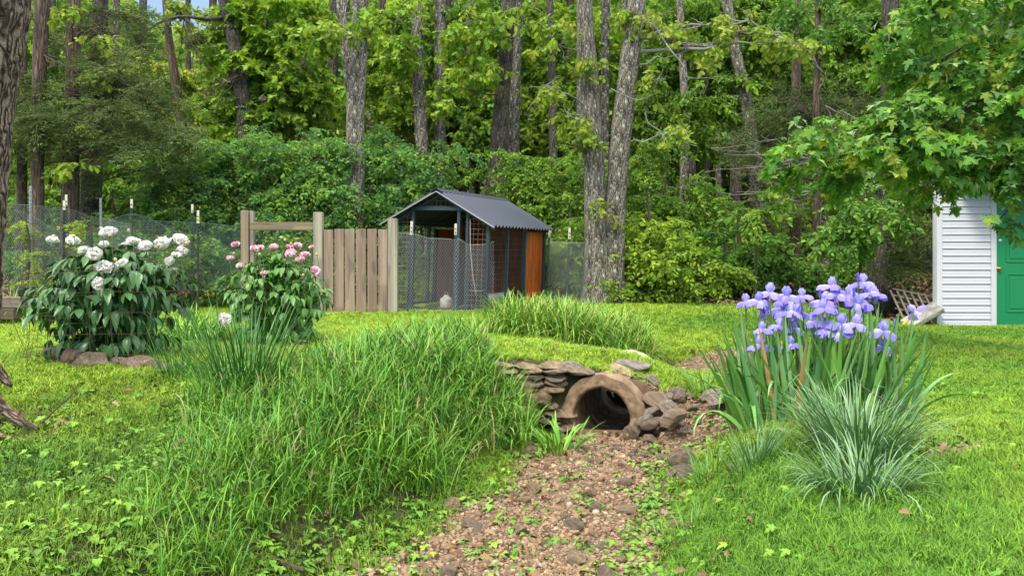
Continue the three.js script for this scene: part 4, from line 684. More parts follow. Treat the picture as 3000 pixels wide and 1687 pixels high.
peony('pink_peony_bush', 'peony bush with pink blossoms and mid-green leaves before the gate', 808, 7.4, 0.90, 0.87, 0.78, [[0.075, 0.20, 0.026], [0.10, 0.25, 0.03], [0.055, 0.155, 0.025]],
  [[691, 719, 0.095, K, -0.1], [675, 757, 0.085, K, -0.1], [703, 779, 0.09, K, -0.25], [743, 731, 0.11, K, -0.1], [763, 727, 0.09, K, 0], [772, 804, 0.085, K, -0.4], [801, 729, 0.12, K, 0], [854, 742, 0.115, K, -0.2, 0.6], [871, 719, 0.095, K, 0], [846, 724, 0.09, K, 0.1], [881, 765, 0.11, K, -0.25], [893, 748, 0.11, K, -0.1], [918, 793, 0.115, K, -0.1, 0.6, -0.9], [913, 724, 0.06, K, 0]],
  [[823, 696, 0, 0], [852, 714, 0, 1], [887, 806, -0.3, 1], [834, 703, 0, 0], [759, 745, -0.2, 0], [927, 745, 0, 0], [684, 742, -0.1, 1]], 0.10, 52, 10);
// low wire cage round the white peony
{
  const RUST = mat(0.10, 0.055, 0.035, 0.8), c = onGround(330, 6.1), cage = thing('wire_plant_cage', 'bent rusty wire cage standing round the white peony', 'plant cage', c), rx = 0.62, rz = 0.5;
  const ringP = (y, k) => { const pts = []; for (let i = 0; i <= 40; i++) { const a = i / 40 * 6.283; pts.push(V(c.x + Math.cos(a) * rx * k + 0.03 * (fbm(i * 0.4, y * 3, 2, 2) - 0.5), c.y + y + 0.07 * Math.sin(a * 1.0 + 0.6) * y + 0.05 * (fbm(i * 0.3, y, 5, 2) - 0.5), c.z + Math.sin(a) * rz * k)); } return pts; };
  for (let i = 0; i < 7; i++) partW(cage, 'hoop_wire', tubeG(ringP(0.1 + i * 0.135, 1 - 0.06 * Math.sin(i)), 0.0015, 4, null, false), RUST);
  for (let i = 0; i < 26; i++) { const a = i / 26 * 6.283 + R(-0.04, 0.04), pts = []; for (let k = 0; k <= 6; k++) { const y = 0.02 + k * 0.155; pts.push(V(c.x + Math.cos(a) * rx * (1 - 0.06 * Math.sin(k)) + R(-0.01, 0.01), c.y + y + 0.07 * Math.sin(a + 0.6) * y, c.z + Math.sin(a) * rz + R(-0.01, 0.01))); } partW(cage, 'upright_wire', tubeG(pts, 0.0014, 4), RUST); }
  partW(cage, 'loose_wire', tubeG(curve([at(25, 860, 6.3), at(40, 950, 6.1), at(65, 1010, 6), at(90, 1050, 5.9), at(105, 1062, 5.85)], 14), 0.0025, 4), RUST);
}
// ---------- irises ----------
rnd = rngOf(59);
{
  const d0 = 5.05, base = onGround(2385, d0), t = thing('iris_clump', 'clump of blue-violet bearded irises with sword-shaped leaves', 'flowers', base);
  const mats = [[0.12, 0.31, 0.06], [0.17, 0.38, 0.07], [0.11, 0.27, 0.09], [0.22, 0.41, 0.15]].map((c) => new THREE.MeshPhysicalMaterial({ color: lin(...c), roughness: 0.45, side: THREE.DoubleSide, specularIntensity: 0.6 })), dry = new THREE.MeshPhysicalMaterial({ color: lin(0.42, 0.26, 0.10), roughness: 0.8, side: THREE.DoubleSide });
  const swords = [[0.56, 0.040, 0.12], [0.5, 0.036, 0.3], [0.6, 0.042, 0.05], [0.48, 0.038, 0.75], [0.52, 0.036, 1.6]].map(([l, w, a]) => blade(l, w, a, 8, 0.45, 0.02));
  for (let i = 0; i < 296; i++) {                            // fans of leaves
    const x = base.x + R(-0.46, 0.5), z = base.z + R(-0.36, 0.3), k = rnd() < 0.12 ? 4 : rnd() < 0.2 ? 3 : Math.floor(rnd() * 3), lean = (x - base.x) * 0.45 + R(-0.14, 0.14);
    const o = part(t, 'leaf', swords[k], i % 41 === 7 ? dry : mats[i % 4]); o.position.set(x, groundY(x, z) - 0.01, z).sub(base); o.rotation.set(0.12 + R(-0.2, 0.3), R(-1.2, 1.2) + (k > 2 ? R(-2, 2) : 0), -lean, 'ZYX'); o.scale.set(R(0.65, 1.0), R(0.85, 1.3), R(0.9, 1.2));
  }
  const petalMat = (c) => new THREE.MeshPhysicalMaterial({ color: lin(...c), vertexColors: true, roughness: 1, transmission: 0.3, thickness: 0, side: THREE.DoubleSide }), STD = [petalMat([0.54, 0.53, 0.90]), petalMat([0.42, 0.40, 0.86])], FALL = [petalMat([0.46, 0.42, 0.88]), petalMat([0.34, 0.28, 0.82])], BEARD = mat(0.75, 0.62, 0.35, 0.9), BUD = mat(0.10, 0.06, 0.42, 0.6), SPATHE = mat(0.34, 0.36, 0.16, 0.7);
  const std = [0, 1].map((k) => petalG(0.046, 0.088, 0.6, 0.016, k * 2)), fall = [0, 1].map((k) => petalG(0.046, 0.105, 1.6, 0.014, 1 + k * 2)), beard = new THREE.CapsuleGeometry(0.004, 0.02, 3, 6);
  const veined = (g) => { g = clean(g); const p = g.attributes.position, c = g.attributes.color; for (let i = 0; i < p.count; i++) { const e = smooth(0.012, 0.036, Math.abs(p.getX(i))) * 0.5 + smooth(0.04, 0.09, p.getY(i)) * 0.5 + 0.3 * (fbm(p.getX(i) * 260, p.getY(i) * 60, 3, 2) - 0.5); c.setXYZ(i, lerp(1.12, 0.52, e), lerp(1.12, 0.46, e), lerp(1.02, 0.92, e)); } return g; };
  for (const l of [std, fall]) l.forEach((g, k) => { l[k] = veined(g); });
  const flowers = [[2225, 875, 0], [2257, 851, 0.05], [2305, 861, -0.05], [2351, 861, 0], [2438, 832, 0.05], [2455, 855, 0], [2414, 897, -0.1], [2492, 856, 0.1], [2548, 852, 0.05], [2530, 822, 0.1], [2516, 884, 0], [2316, 907, -0.1], [2348, 913, 0.05], [2233, 958, -0.2], [2284, 948, -0.1], [2306, 945, 0.1], [2381, 935, 0], [2468, 942, -0.25], [2465, 968, -0.28], [2440, 962, -0.2], [2589, 961, -0.2], [2681, 907, 0.1, 0.9], [2500, 872, 0.05], [2395, 960, 0.1], [2247, 905, 0.1]];
  for (const [x, y, z] of flowers.slice(0, 21)) if (rnd() < 0.85) flowers.push([x + R(-45, 45), y + R(-12, 55), z + R(-0.15, 0.15)]);
  for (const [px, py, dd, tip = 0] of flowers) {
    const p = at(px, py, d0 + dd), f = new THREE.Group(); f.name = 'flower'; t.add(f); f.position.copy(p).sub(base).add(V(0, -0.01, 0)); f.rotation.set(R(-0.2, 0.25), R(0, 6.3), R(-0.2, 0.2) - tip); f.scale.setScalar(R(0.5, 0.7));
    for (let i = 0; i < 3; i++) {
      const a = i * 2.094, s = part(f, 'petal', pick(std), pick(STD)); s.rotation.set(-0.42, a, 0, 'YXZ'); s.position.set(-Math.sin(a) * 0.012, 0, -Math.cos(a) * 0.012);
      const l = part(f, 'petal', pick(fall), pick(FALL)); l.rotation.set(1.1, a + 1.047, 0, 'YXZ'); const b = part(f, 'beard', beard, BEARD); b.position.set(Math.sin(a + 1.047) * 0.022, 0.014, Math.cos(a + 1.047) * 0.022); b.rotation.set(1.3, a + 1.047, 0, 'YXZ');
    }
    const foot = V(clamp(p.x - R(-0.05, 0.05), base.x - 0.45, base.x + 0.5), 0, p.z + R(-0.05, 0.05)); foot.y = groundY(foot.x, foot.z); partW(t, 'flower_stalk', tubeG(curve([foot, foot.clone().lerp(p, 0.6).add(V(0.01, 0.02, 0)), p.clone().add(V(0, -0.01, 0))], 8), taper(9, 0.0055, 0.0045), 6), M.greenStem);
    const sp = part(t, 'spathe', new THREE.CapsuleGeometry(0.009, 0.035, 3, 8), SPATHE); sp.position.copy(p).sub(base).add(V(0, -0.045, 0));
  }
  for (const [px, py, dd] of [[2503, 855, -0.08], [2404, 860, 0], [2448, 880, -0.1], [2240, 905, 0], [2622, 948, -0.15], [2515, 812, 0.1], [2537, 905, -0.1], [2232, 918, -0.05]]) { const p = at(px, py, d0 + dd), b = part(t, 'bud', new THREE.CapsuleGeometry(0.009, 0.04, 4, 8), BUD); b.position.copy(p).sub(base); b.scale.set(1, 1, 1); partW(t, 'flower_stalk', tubeG([V(p.x, groundY(p.x, p.z), p.z), p.clone().add(V(0, -0.02, 0))], 0.004, 5), M.greenStem); }
}
// ---------- silvery ornamental grass, sedges ----------
rnd = rngOf(61);
const SILVER = [[0.16, 0.29, 0.12], [0.12, 0.25, 0.075], [0.22, 0.34, 0.18], [0.09, 0.21, 0.05]];
function bladeClump(name, label, px, d, n, nPart, len, width, rx, rz, arch, tones, lean = [0, 0], keepYaw = null) {
  const b = onGround(px, d), t = thing(name, label, 'grass clump', b), geos = [0.5, 0.85, 1.2, 0.25].map((k) => blade(len, width, arch * k, 6, 0.3, 0.05)), mats = tones.map((c) => new THREE.MeshPhysicalMaterial({ color: lin(...c), roughness: 0.42, side: THREE.DoubleSide, specularIntensity: 0.8 })), rest = [[], [], [], []];
  for (let i = 0; i < n; i++) {
    const a = R(0, 6.283), r = Math.sqrt(rnd()), x = b.x + Math.cos(a) * r * rx, z = b.z + Math.sin(a) * r * rz, yaw = keepYaw === null ? Math.atan2(Math.cos(a), Math.sin(a)) + R(-0.7, 0.7) : keepYaw + R(-0.9, 0.9), k = Math.floor(rnd() * 4), e = [r * 0.45 + R(-0.1, 0.25) + lean[0], yaw, R(-0.15, 0.15)], s = R(0.6, 1.15);
    if (i < nPart) { const o = part(t, 'blade', geos[k], mats[i % mats.length]); o.position.set(x, groundY(x, z) - 0.008, z).sub(b); o.rotation.set(...e, 'YXZ'); o.scale.setScalar(s); } else rest[k].push({ p: V(x, groundY(x, z) - 0.008, z), e, s, c: lin(...pick(tones).map((v) => v * R(0.9, 1.1))) });
  }
  rest.forEach((l, k) => l.length && many(t, 'blades', clean(geos[k].clone()), BLADE, l));
}
bladeClump('ornamental_grass', 'silvery green strap-leaved clump in front of the irises', 2510, 3.95, 460, 300, 0.46, 0.0085, 0.15, 0.24, 0.75, SILVER);
bladeClump('ornamental_grass', 'lower silvery clump splaying over the lawn below the larger one', 2520, 3.4, 260, 200, 0.32, 0.008, 0.16, 0.12, 1.2, SILVER);
bladeClump('ornamental_grass', 'thin wispy blue-green tuft between gravel and silvery clump', 2215, 4.0, 120, 120, 0.3, 0.005, 0.10, 0.10, 0.5, [[0.09, 0.21, 0.08], [0.13, 0.26, 0.10]]);
bladeClump('ornamental_grass', 'small blue-green tuft at the edge of the gravel below the irises', 2085, 4.6, 90, 90, 0.26, 0.006, 0.12, 0.1, 0.7, [[0.10, 0.25, 0.05], [0.14, 0.29, 0.08]]);
bladeClump('ornamental_grass', 'loose green tuft beside the gravel at the lawn corner', 2040, 3.85, 80, 80, 0.2, 0.006, 0.12, 0.1, 0.8, [[0.11, 0.28, 0.03], [0.15, 0.32, 0.05]]);
bladeClump('sedge_tuft', 'tall dark green upright tuft rising from the bank grass', 715, 4.85, 260, 260, 0.66, 0.0065, 0.20, 0.12, 0.35, [[0.035, 0.14, 0.018], [0.05, 0.18, 0.022]]);
bladeClump('sedge_tuft', 'short dark upright tuft at the lawn edge of the bank grass', 520, 5.3, 110, 110, 0.42, 0.005, 0.12, 0.08, 0.4, [[0.06, 0.21, 0.03], [0.08, 0.25, 0.03]]);
bladeClump('sedge_tuft', 'leaning dark tuft among the bank grass below the tall one', 640, 4.6, 90, 90, 0.45, 0.006, 0.10, 0.08, 0.5, [[0.055, 0.19, 0.028], [0.07, 0.23, 0.03]]);
bladeClump('cane_grass', 'small clump of broad-bladed grass before the drain pipe', 1640, 5.55, 46, 46, 0.27, 0.02, 0.13, 0.08, 0.7, [[0.16, 0.38, 0.04], [0.20, 0.43, 0.05]]);
bladeClump('strap_leaf_clump', 'green strap-leaf clump between the two peonies', 555, 7.6, 260, 200, 0.42, 0.014, 0.30, 0.2, 1.3, [[0.16, 0.38, 0.04], [0.22, 0.44, 0.05]]);
bladeClump('strap_leaf_clump', 'green strap-leaf clump by the grey bed timber', 40, 9.9, 420, 250, 0.5, 0.014, 0.55, 0.3, 1.2, [[0.17, 0.39, 0.04], [0.12, 0.31, 0.04]]);
bladeClump('grass_tussock', 'small grass tussock on the bank above the culvert', 2065, 6.3, 70, 70, 0.32, 0.006, 0.1, 0.08, 0.5, [[0.13, 0.30, 0.04], [0.09, 0.24, 0.03]]);
// fallen twigs
{
  const tw = (pts, r, label, m = M.twig) => single('fallen_twig', tubeG(curve(pts, 12), taper(13, r, r * 0.5), 5), m, label, 'twig');
  tw([at(120, 1240, 4.3), at(160, 1200, 4.35), at(205, 1160, 4.4), at(232, 1118, 4.45)], 0.006, 'dark crooked twig sticking up from the grass near the big trunk');
  tw([at(2505, 1120, 4.4), at(2600, 1175, 4.3), at(2700, 1210, 4.2), at(2775, 1252, 4.05)], 0.005, 'long thin stem arching out of the silvery clump over the lawn');
  tw([at(1770, 1100, 6.25), at(1820, 1096, 6.25), at(1850, 1104, 6.2)], 0.005, 'short dark twig lying on top of the drain pipe');
  tw([at(780, 1625, 3.5), at(830, 1650, 3.45), at(890, 1672, 3.4)], 0.017, 'stubby piece of bark-covered branch under the bank grass', LOG);
}
// ---------- the wood ----------
rnd = rngOf(67);
const barkBulge = (amp, seed) => (u, l, r) => 1 + amp * (fbm(u * 6 + seed, l * 3, seed, 3, 6, 0) - 0.5);
const plateBark = (u, l) => { const w = 1.1 * fbm(u * 5, l * 2.2, 3, 3, 5, 0), a = vn(u * 22 + w * 3, l * 6 + w * 2, 5, 22, 0), e = 1 - Math.abs(2 * a - 1), c = vn(u * 14 + w, l * 13, 8, 14, 0); return 1 + 0.10 * (fbm(u * 4, l * 1.2, 6, 2, 4, 0) - 0.5) - 0.085 * Math.pow(e, 2.5) + 0.05 * (c - 0.5) + 0.02 * (fbm(u * 40, l * 22, 4, 2, 40, 0) - 0.5); };
function stem(path, d, n = 22) {                            // [px, py, width px] -> points and radii
  const P = curve(path.map(([px, py, , dd = 0]) => at(px, py, d + dd)), n), N = P.length, radii = P.map((_, i) => { const f = i / (N - 1) * (path.length - 1), k = Math.min(path.length - 2, Math.floor(f)); return lerp(path[k][2], path[k + 1][2], f - k) / 2 / F * d; });
  return [P, radii];
}
function tree(name, label, d, trunks, { bark = M.darkBark, category = 'tree', group, clumps = [], sprigs = SPRIG.broad, tint = GREEN.mid, size = 1, seg = 14, bumpy = 0.18, limbs = true, twigM = M.twig, leafM = white, droop = 0.25, crown = 'crown', plates = false, ragged = false, thin = 1 } = {}) {
  const foot = trunks.length ? at(trunks[0][0][0], trunks[0][0][1], d) : at(clumps[0][0], clumps[0][1], d); foot.y = groundY(foot.x, foot.z);
  const t = thing(name, label, category, foot, group);
  const spines = trunks.map((path, k) => { const p = path.map((q) => [...q]); const [P, r] = stem(p, d, 26); if (k === 0 && P[0].y > foot.y - 0.1) { P.unshift(V(lerp(P[0].x, foot.x, 1), foot.y - 0.15, P[0].z)); r.unshift(r[0] * 1.15); } partW(t, 'trunk', plates ? (() => { const Q = new THREE.CatmullRomCurve3(P).getPoints(260), rr = Q.map((_, i) => { const f = i / 260 * (P.length - 1), a = Math.min(P.length - 2, Math.floor(f)); return lerp(r[a], r[a + 1], f - a); }); return tubeG(Q, rr, 110, plateBark); })() : tubeG(P, r, seg, barkBulge(bumpy, k + d)), bark); return P; });
  const tintF = tintOf(tint), items = [];
  for (const c0 of clumps) {
    const c = [...c0]; c[5] = Math.ceil(c[5] * thin);
    const goal = at(c[0], c[1], c[4]);
    if (limbs && spines.length) {
      let best = null; for (const P of spines) for (let i = 2; i < P.length - 2; i++) { const s = P[i].distanceTo(goal) + (P[i].y > goal.y ? 0.6 : 0); if (!best || s < best[0]) best = [s, P[i]]; }
      const a = best[1], l = a.distanceTo(goal), r = clamp(0.010 + 0.011 * l, 0.012, 0.05), g = [tubeG(wander(a, goal, 6, 0.06), taper(7, r, r * 0.4), 6)];
      for (let k = 0; k < 5; k++) { const e = goal.clone().add(V(gauss() * c[2] / F * d * 1.1, gauss() * c[3] / F * d * 1.1, gauss() * 0.5)); g.push(tubeG(wander(goal, e, 4, 0.09), taper(5, r * 0.45, 0.004), 4)); }
      partW(t, 'branch', merge(g), twigM);
    }
    items.push(...inClump(c, sprigs.length, tintF, { size, droop })); if (ragged) for (let k = 0; k < 4; k++) { const a = R(-0.3, Math.PI + 0.3), f = R(0.25, 0.5); items.push(...inClump([c[0] + Math.cos(a) * c[2] * 1.05, c[1] - Math.sin(a) * c[3] * 1.15, c[2] * f, c[3] * f * 1.2, c[4] + R(-0.6, 0.2), Math.ceil(c[5] * f * 0.22)], sprigs.length, tintF, { size: size * R(0.9, 1.3), droop: droop - 0.35 })); }
  }
  if (items.length) foliage(t, crown, sprigs, items, leafM);
  return t;
}
function bareLimb(t, m, pts, d, r0, r1, n = 18) { partW(t, 'branch', tubeG(curve(pts.map(([x, y, dd = 0]) => at(x, y, d + dd)), n), taper(n + 1, r0, r1), 7, barkBulge(0.3, 3)), m); }
function twiggy(t, m, from, to, d, n, r = 0.006) { const a = at(...from, d), l = []; for (let i = 0; i < n; i++) { const b = at(to[0] + gauss() * to[2], to[1] + gauss() * to[3], d + gauss() * 0.6), P = wander(a, b, 7, 0.07); l.push(tubeG(P, taper(8, r, r * 0.3), 4)); for (let k = 0; k < 3; k++) { const s = P[3 + k], e = s.clone().add(V(gauss() * 0.35, gauss() * 0.3, gauss() * 0.3)); l.push(tubeG(wander(s, e, 4, 0.1), taper(5, r * 0.5, 0.0015), 3)); } } partW(t, 'dead_twigs', merge(l), m).userData.kind = 'stuff'; }

// the big trunk at the edge of the lawn
{
  const d = 4.35, t = tree('oak_tree', 'big shaggy-barked trunk with spreading roots at the lawn edge', d, [[[-118, 1240, 215], [-108, 1150, 175], [-98, 1000, 172], [-85, 700, 170], [-62, 350, 178], [-15, 0, 186], [25, -300, 190]]], { bark: M.shagBark, plates: true });
  for (const pts of [[[-60, 1130], [0, 1190], [50, 1232, -0.1], [110, 1258, -0.15]], [[-20, 1080], [10, 1110], [30, 1130, -0.05]]]) partW(t, 'root', tubeG(curve(pts.map(([x, y, dd = 0]) => at(x, y, d + dd)), 14), taper(15, 0.042, 0.01), 9, barkBulge(0.4, 2)), M.shagBark);
}
// named trees, front to back
const t1 = tree('oak_tree', 'straight pale oak trunk that forks into two stems behind the gate', 14.5, [[[1042, 905, 66], [1042, 700, 56], [1040, 450, 54], [1042, 300, 52], [1052, 150, 47], [1052, 0, 45], [1062, -350, 42]], [[1036, 330, 30], [1022, 200, 34], [1008, 80, 33], [1000, 0, 32], [985, -350, 30]]], { bark: M.oak, seg: 22, sprigs: SPRIG.oak, tint: GREEN.bright, clumps: [[1090, 90, 40, 60, 14.2, 16], [960, 110, 40, 40, 14.2, 12]] });
const t2 = tree('oak_tree', 'twin-stemmed lichen-covered oak beside the coop fence', 14, [[[1752, 905, 110], [1750, 780, 78], [1744, 600, 62], [1738, 400, 58], [1724, 200, 53], [1712, 0, 46], [1700, -350, 42]], [[1796, 905, 80], [1798, 760, 62], [1806, 560, 60], [1822, 380, 60], [1845, 180, 57], [1866, 0, 52], [1905, -350, 46]]], {
  bark: M.oak, seg: 26, sprigs: SPRIG.oak, tint: GREEN.yellow, twigM: M.lichenTwig, size: 0.8, clumps: [[1735, 195, 35, 30, 13.5, 9], [1742, 385, 22, 14, 13.55, 4], [1730, 590, 14, 14, 13.6, 3], [1790, 620, 12, 12, 13.5, 2], [1890, 60, 55, 60, 13.6, 18], [1640, 130, 70, 70, 13.8, 24], [1600, 250, 60, 40, 13.6, 14], [1660, 330, 50, 45, 13.8, 14], [1930, 230, 40, 60, 13.6, 10], [1690, 420, 30, 30, 13.7, 8], [2080, 70, 90, 50, 13.7, 32], [2200, 60, 90, 50, 13.6, 34], [2300, 120, 70, 50, 13.6, 22], [2010, 150, 60, 60, 13.7, 18], [1960, 390, 40, 40, 13.7, 8]] });
bareLimb(t2, M.lichenBark, [[1880, 40], [1950, 110, -0.1], [2030, 135, -0.2], [2120, 125, -0.3], [2170, 92, -0.3], [2260, 100, -0.3], [2340, 135, -0.3], [2385, 160, -0.3]], 14, 0.07, 0.028);
bareLimb(t2, M.lichenBark, [[2170, 95, -0.3], [2205, 105, -0.4], [2222, 135, -0.4]], 14, 0.03, 0.012);
bareLimb(t2, M.lichenBark, [[2380, 155, -0.3], [2392, 190, -0.35], [2420, 228, -0.4], [2400, 265, -0.4], [2415, 310, -0.4]], 14, 0.03, 0.012);
bareLimb(t2, M.lichenTwig, [[1790, 260, -0.4], [1830, 280, -0.4], [1870, 292, -0.4], [1930, 270, -0.5]], 14, 0.016, 0.006);
bareLimb(t2, M.lichenTwig, [[1915, 70, -0.3], [1960, 140, -0.5], [2000, 190, -0.5], [2015, 225, -0.5], [2130, 222, -0.5]], 14, 0.02, 0.006);
bareLimb(t2, M.lichenTwig, [[1890, 330, -0.3], [1900, 360, -0.3], [1935, 385, -0.4], [1950, 420, -0.4]], 14, 0.015, 0.005);
// trunks of the middle distance
const POLE = 'bare forest trunks behind the coop';
tree('forest_tree', 'grey-brown trunk with a scarred side, left of a pair behind the coop', 18, [[[1248, 800, 44], [1240, 480, 40], [1226, 250, 35], [1222, 0, 32], [1220, -400, 28]]], { bark: M.oak, clumps: [[1160, 60, 60, 70, 17.6, 40], [1150, 160, 60, 50, 17.6, 30]], sprigs: SPRIG.maple, tint: GREEN.bright, twigM: M.lichenTwig });
tree('forest_tree', 'straight lichen-grey trunk touching a darker leaning one', 18.6, [[[1292, 800, 40], [1290, 480, 36], [1288, 200, 34], [1290, 0, 34], [1292, -400, 30]]], { bark: M.oak });
tree('forest_tree', 'dark furrowed trunk tucked behind the lichen-grey one', 19.4, [[[1340, 800, 42], [1330, 460, 40], [1318, 250, 36], [1312, 0, 32], [1310, -400, 30]]], { bark: M.darkBark });
tree('forest_tree', 'dark brown leaning trunk rising over the coop ridge', 17, [[[1445, 800, 64], [1452, 560, 56], [1466, 350, 48], [1482, 150, 42], [1492, 0, 40], [1505, -400, 36]]], { bark: M.darkBark, seg: 18, sprigs: SPRIG.oak, tint: GREEN.bright, clumps: [[1400, 120, 80, 90, 16.4, 70], [1360, 260, 70, 60, 16.2, 40], [1540, 60, 40, 50, 16.5, 18], [1370, 40, 60, 40, 16.4, 30]] });
tree('forest_tree', 'pale lichen-covered trunk close beside the dark leaning one', 18, [[[1500, 800, 42], [1502, 590, 38], [1508, 300, 32], [1515, 0, 30], [1520, -400, 26]]], { bark: M.lichenBark });
tree('forest_tree', 'slender rough-barked trunk between the coop and the twin oak', 17, [[[1622, 850, 30], [1622, 590, 26], [1618, 300, 22], [1612, 0, 20], [1608, -400, 18]]], { bark: M.darkBark });
tree('forest_tree', 'grey trunk half hidden behind the twin oak', 17.5, [[[1698, 870, 34], [1699, 560, 28], [1702, 200, 24], [1704, -400, 22]]], { bark: M.oak });
tree('forest_tree', 'thin grey trunk seen between the stems of the twin oak', 18.5, [[[1770, 850, 30], [1772, 300, 26], [1778, -300, 24]]], { bark: M.lichenBark });
tree('forest_tree', 'slim grey trunk standing clear right of the twin oak', 18, [[[2005, 850, 34], [2005, 560, 28], [2006, 300, 24], [1996, 100, 22], [1985, -300, 20]]], { bark: M.oak, sprigs: SPRIG.broad, tint: GREEN.mid, clumps: [[2060, 280, 60, 60, 17.5, 40]] });
tree('forest_tree', 'leaning grey trunk tilting towards the dark cedars', 18.5, [[[2240, 850, 44], [2205, 420, 38], [2185, 280, 36], [2160, 170, 32], [2130, 0, 30], [2080, -300, 28]]], { bark: M.oak });
const t10 = tree('young_tree', 'slender brown-barked young tree on the leaf-covered bank', 15, [[[2392, 850, 32], [2393, 760, 28], [2396, 640, 26], [2398, 500, 22], [2392, 330, 20], [2398, 120, 17], [2395, -100, 14], [2398, -300, 12]]], { bark: M.cedarBark, sprigs: SPRIG.broad, tint: GREEN.deep, clumps: [[2440, 60, 90, 60, 15, 45], [2350, 40, 80, 50, 15.2, 34]] });
twiggy(t10, M.deadTwig, [2395, 470], [2180, 470, 90, 60], 14.3, 9, 0.02); twiggy(t10, M.deadTwig, [2395, 560], [2200, 560, 90, 60], 14.3, 7, 0.018); twiggy(t10, M.twig, [2398, 420], [2560, 330, 60, 90], 15, 9, 0.011); twiggy(t10, M.twig, [2396, 350], [2300, 260, 70, 70], 15, 6, 0.01); twiggy(t10, M.deadTwig, [2420, 310], [2520, 420, 60, 80], 14.4, 5, 0.014);
tree('forest_tree', 'dark trunk showing through the maple leaves', 18, [[[2640, 800, 46], [2630, 300, 40], [2615, 0, 36], [2610, -300, 34]]], { bark: M.darkBark });
tree('forest_tree', 'pale trunk deep in shade behind the shed corner', 17, [[[2960, 800, 56], [2958, 300, 50], [2950, -300, 46]]], { bark: M.oak });
tree('forest_tree', 'dark trunk behind the forked pale oak', 19.5, [[[968, 800, 40], [968, 350, 34], [978, 100, 30], [985, -300, 28]]], { bark: M.darkBark });
const t13 = tree('forest_tree', 'blackish trunk leaning over the bright undergrowth', 17, [[[728, 800, 56], [716, 360, 46], [700, 220, 42], [680, 100, 38], [655, 0, 34], [600, -300, 30]]], { bark: M.darkBark, seg: 18 });
twiggy(t13, M.twig, [700, 220], [600, 300, 60, 90], 16.8, 8, 0.014); bareLimb(t13, M.darkBark, [[668, 50], [600, 55, -0.3], [540, 48, -0.4], [480, 60, -0.5], [420, 95, -0.5]], 17, 0.05, 0.018); twiggy(t13, M.twig, [540, 50], [600, 200, 60, 100], 16.6, 10, 0.013);
tree('forest_tree', 'crooked brown trunk among hanging dead branches', 18, [[[545, 800, 38], [538, 420, 32], [522, 300, 28], [505, 190, 25], [490, 80, 22], [480, -300, 20]]], { bark: M.cedarBark, sprigs: SPRIG.oak, tint: GREEN.yellow, clumps: [[500, 60, 60, 50, 17.5, 28]] });
// cedars at the end of the fence
const CED = { bark: M.cedarBark, category: 'cedar tree', sprigs: SPRIG.cedar, tint: GREEN.olive, droop: 0.15, limbs: true, leafM: leafMat(1, 1, 1, 0.2) };
const c1 = tree('cedar_tree', 'red-brown cedar trunk nearest the vine-wrapped post', 13, [[[108, 860, 40], [108, 500, 34], [112, 250, 38], [122, 0, 40], [130, -300, 40]]], { ...CED, clumps: [[110, 290, 80, 22, 13.3, 34], [175, 345, 90, 20, 12.6, 44], [60, 210, 60, 26, 13.2, 26], [150, 250, 80, 18, 13.4, 26], [80, 390, 70, 20, 13.2, 24]] });
const c2 = tree('cedar_tree', 'grey-brown cedar trunk draped with young oak leaves', 13.2, [[[200, 860, 56], [204, 560, 48], [206, 400, 44], [212, 200, 40], [214, 0, 38], [216, -300, 36]]], { ...CED, clumps: [[290, 275, 120, 20, 12.9, 60], [330, 325, 120, 20, 12.8, 70], [390, 370, 110, 20, 12.9, 60], [340, 215, 90, 18, 13.1, 40], [430, 425, 90, 18, 12.9, 40], [300, 385, 100, 16, 13.3, 34], [360, 160, 70, 20, 13.2, 30]] });
const c3 = tree('cedar_tree', 'blackish thick cedar trunk behind the grey-brown one', 14.2, [[[262, 870, 62], [266, 560, 56], [280, 300, 50], [290, 100, 44], [294, -300, 40]]], { ...CED, bark: M.darkBark, clumps: [[340, 100, 90, 20, 13.9, 44], [320, 40, 90, 22, 13.9, 50], [420, 240, 90, 20, 13.7, 40], [270, 450, 110, 18, 13.8, 40], [400, 500, 100, 20, 13.8, 44], [450, 310, 80, 18, 13.8, 34]] });
tree('cedar_tree', 'thin cedar trunk at the end of the wire fence', 13.6, [[[60, 860, 32], [62, 600, 28], [64, 350, 24], [66, 0, 22], [68, -300, 20]]], { ...CED, clumps: [[40, 320, 70, 20, 13.2, 30], [30, 420, 70, 20, 13.2, 26]] });
for (const [t, a, b, m] of [[c1, [112, 150], [200, 180, 90, 90], M.twig], [c2, [208, 370], [330, 400, 80, 60], M.deadTwig], [c2, [206, 450], [380, 430, 80, 50], M.twig], [c3, [280, 200], [400, 260, 60, 90], M.twig], [c1, [110, 380], [160, 430, 60, 50], M.deadTwig], [c2, [210, 120], [330, 60, 90, 60], M.twig]]) twiggy(t, m, a, b, 13, 8, 0.012);
foliage(c2, 'oak_sprigs', SPRIG.oak, [[245, 70, 30, 45, 12.7, 9], [265, 130, 22, 30, 12.7, 6], [230, 195, 40, 30, 12.6, 9], [255, 240, 20, 30, 12.6, 4], [215, 500, 45, 30, 12.4, 10], [235, 390, 25, 30, 12.5, 4]].flatMap((c) => inClump(c, 3, tintOf(GREEN.yellow), { size: 0.85 })));
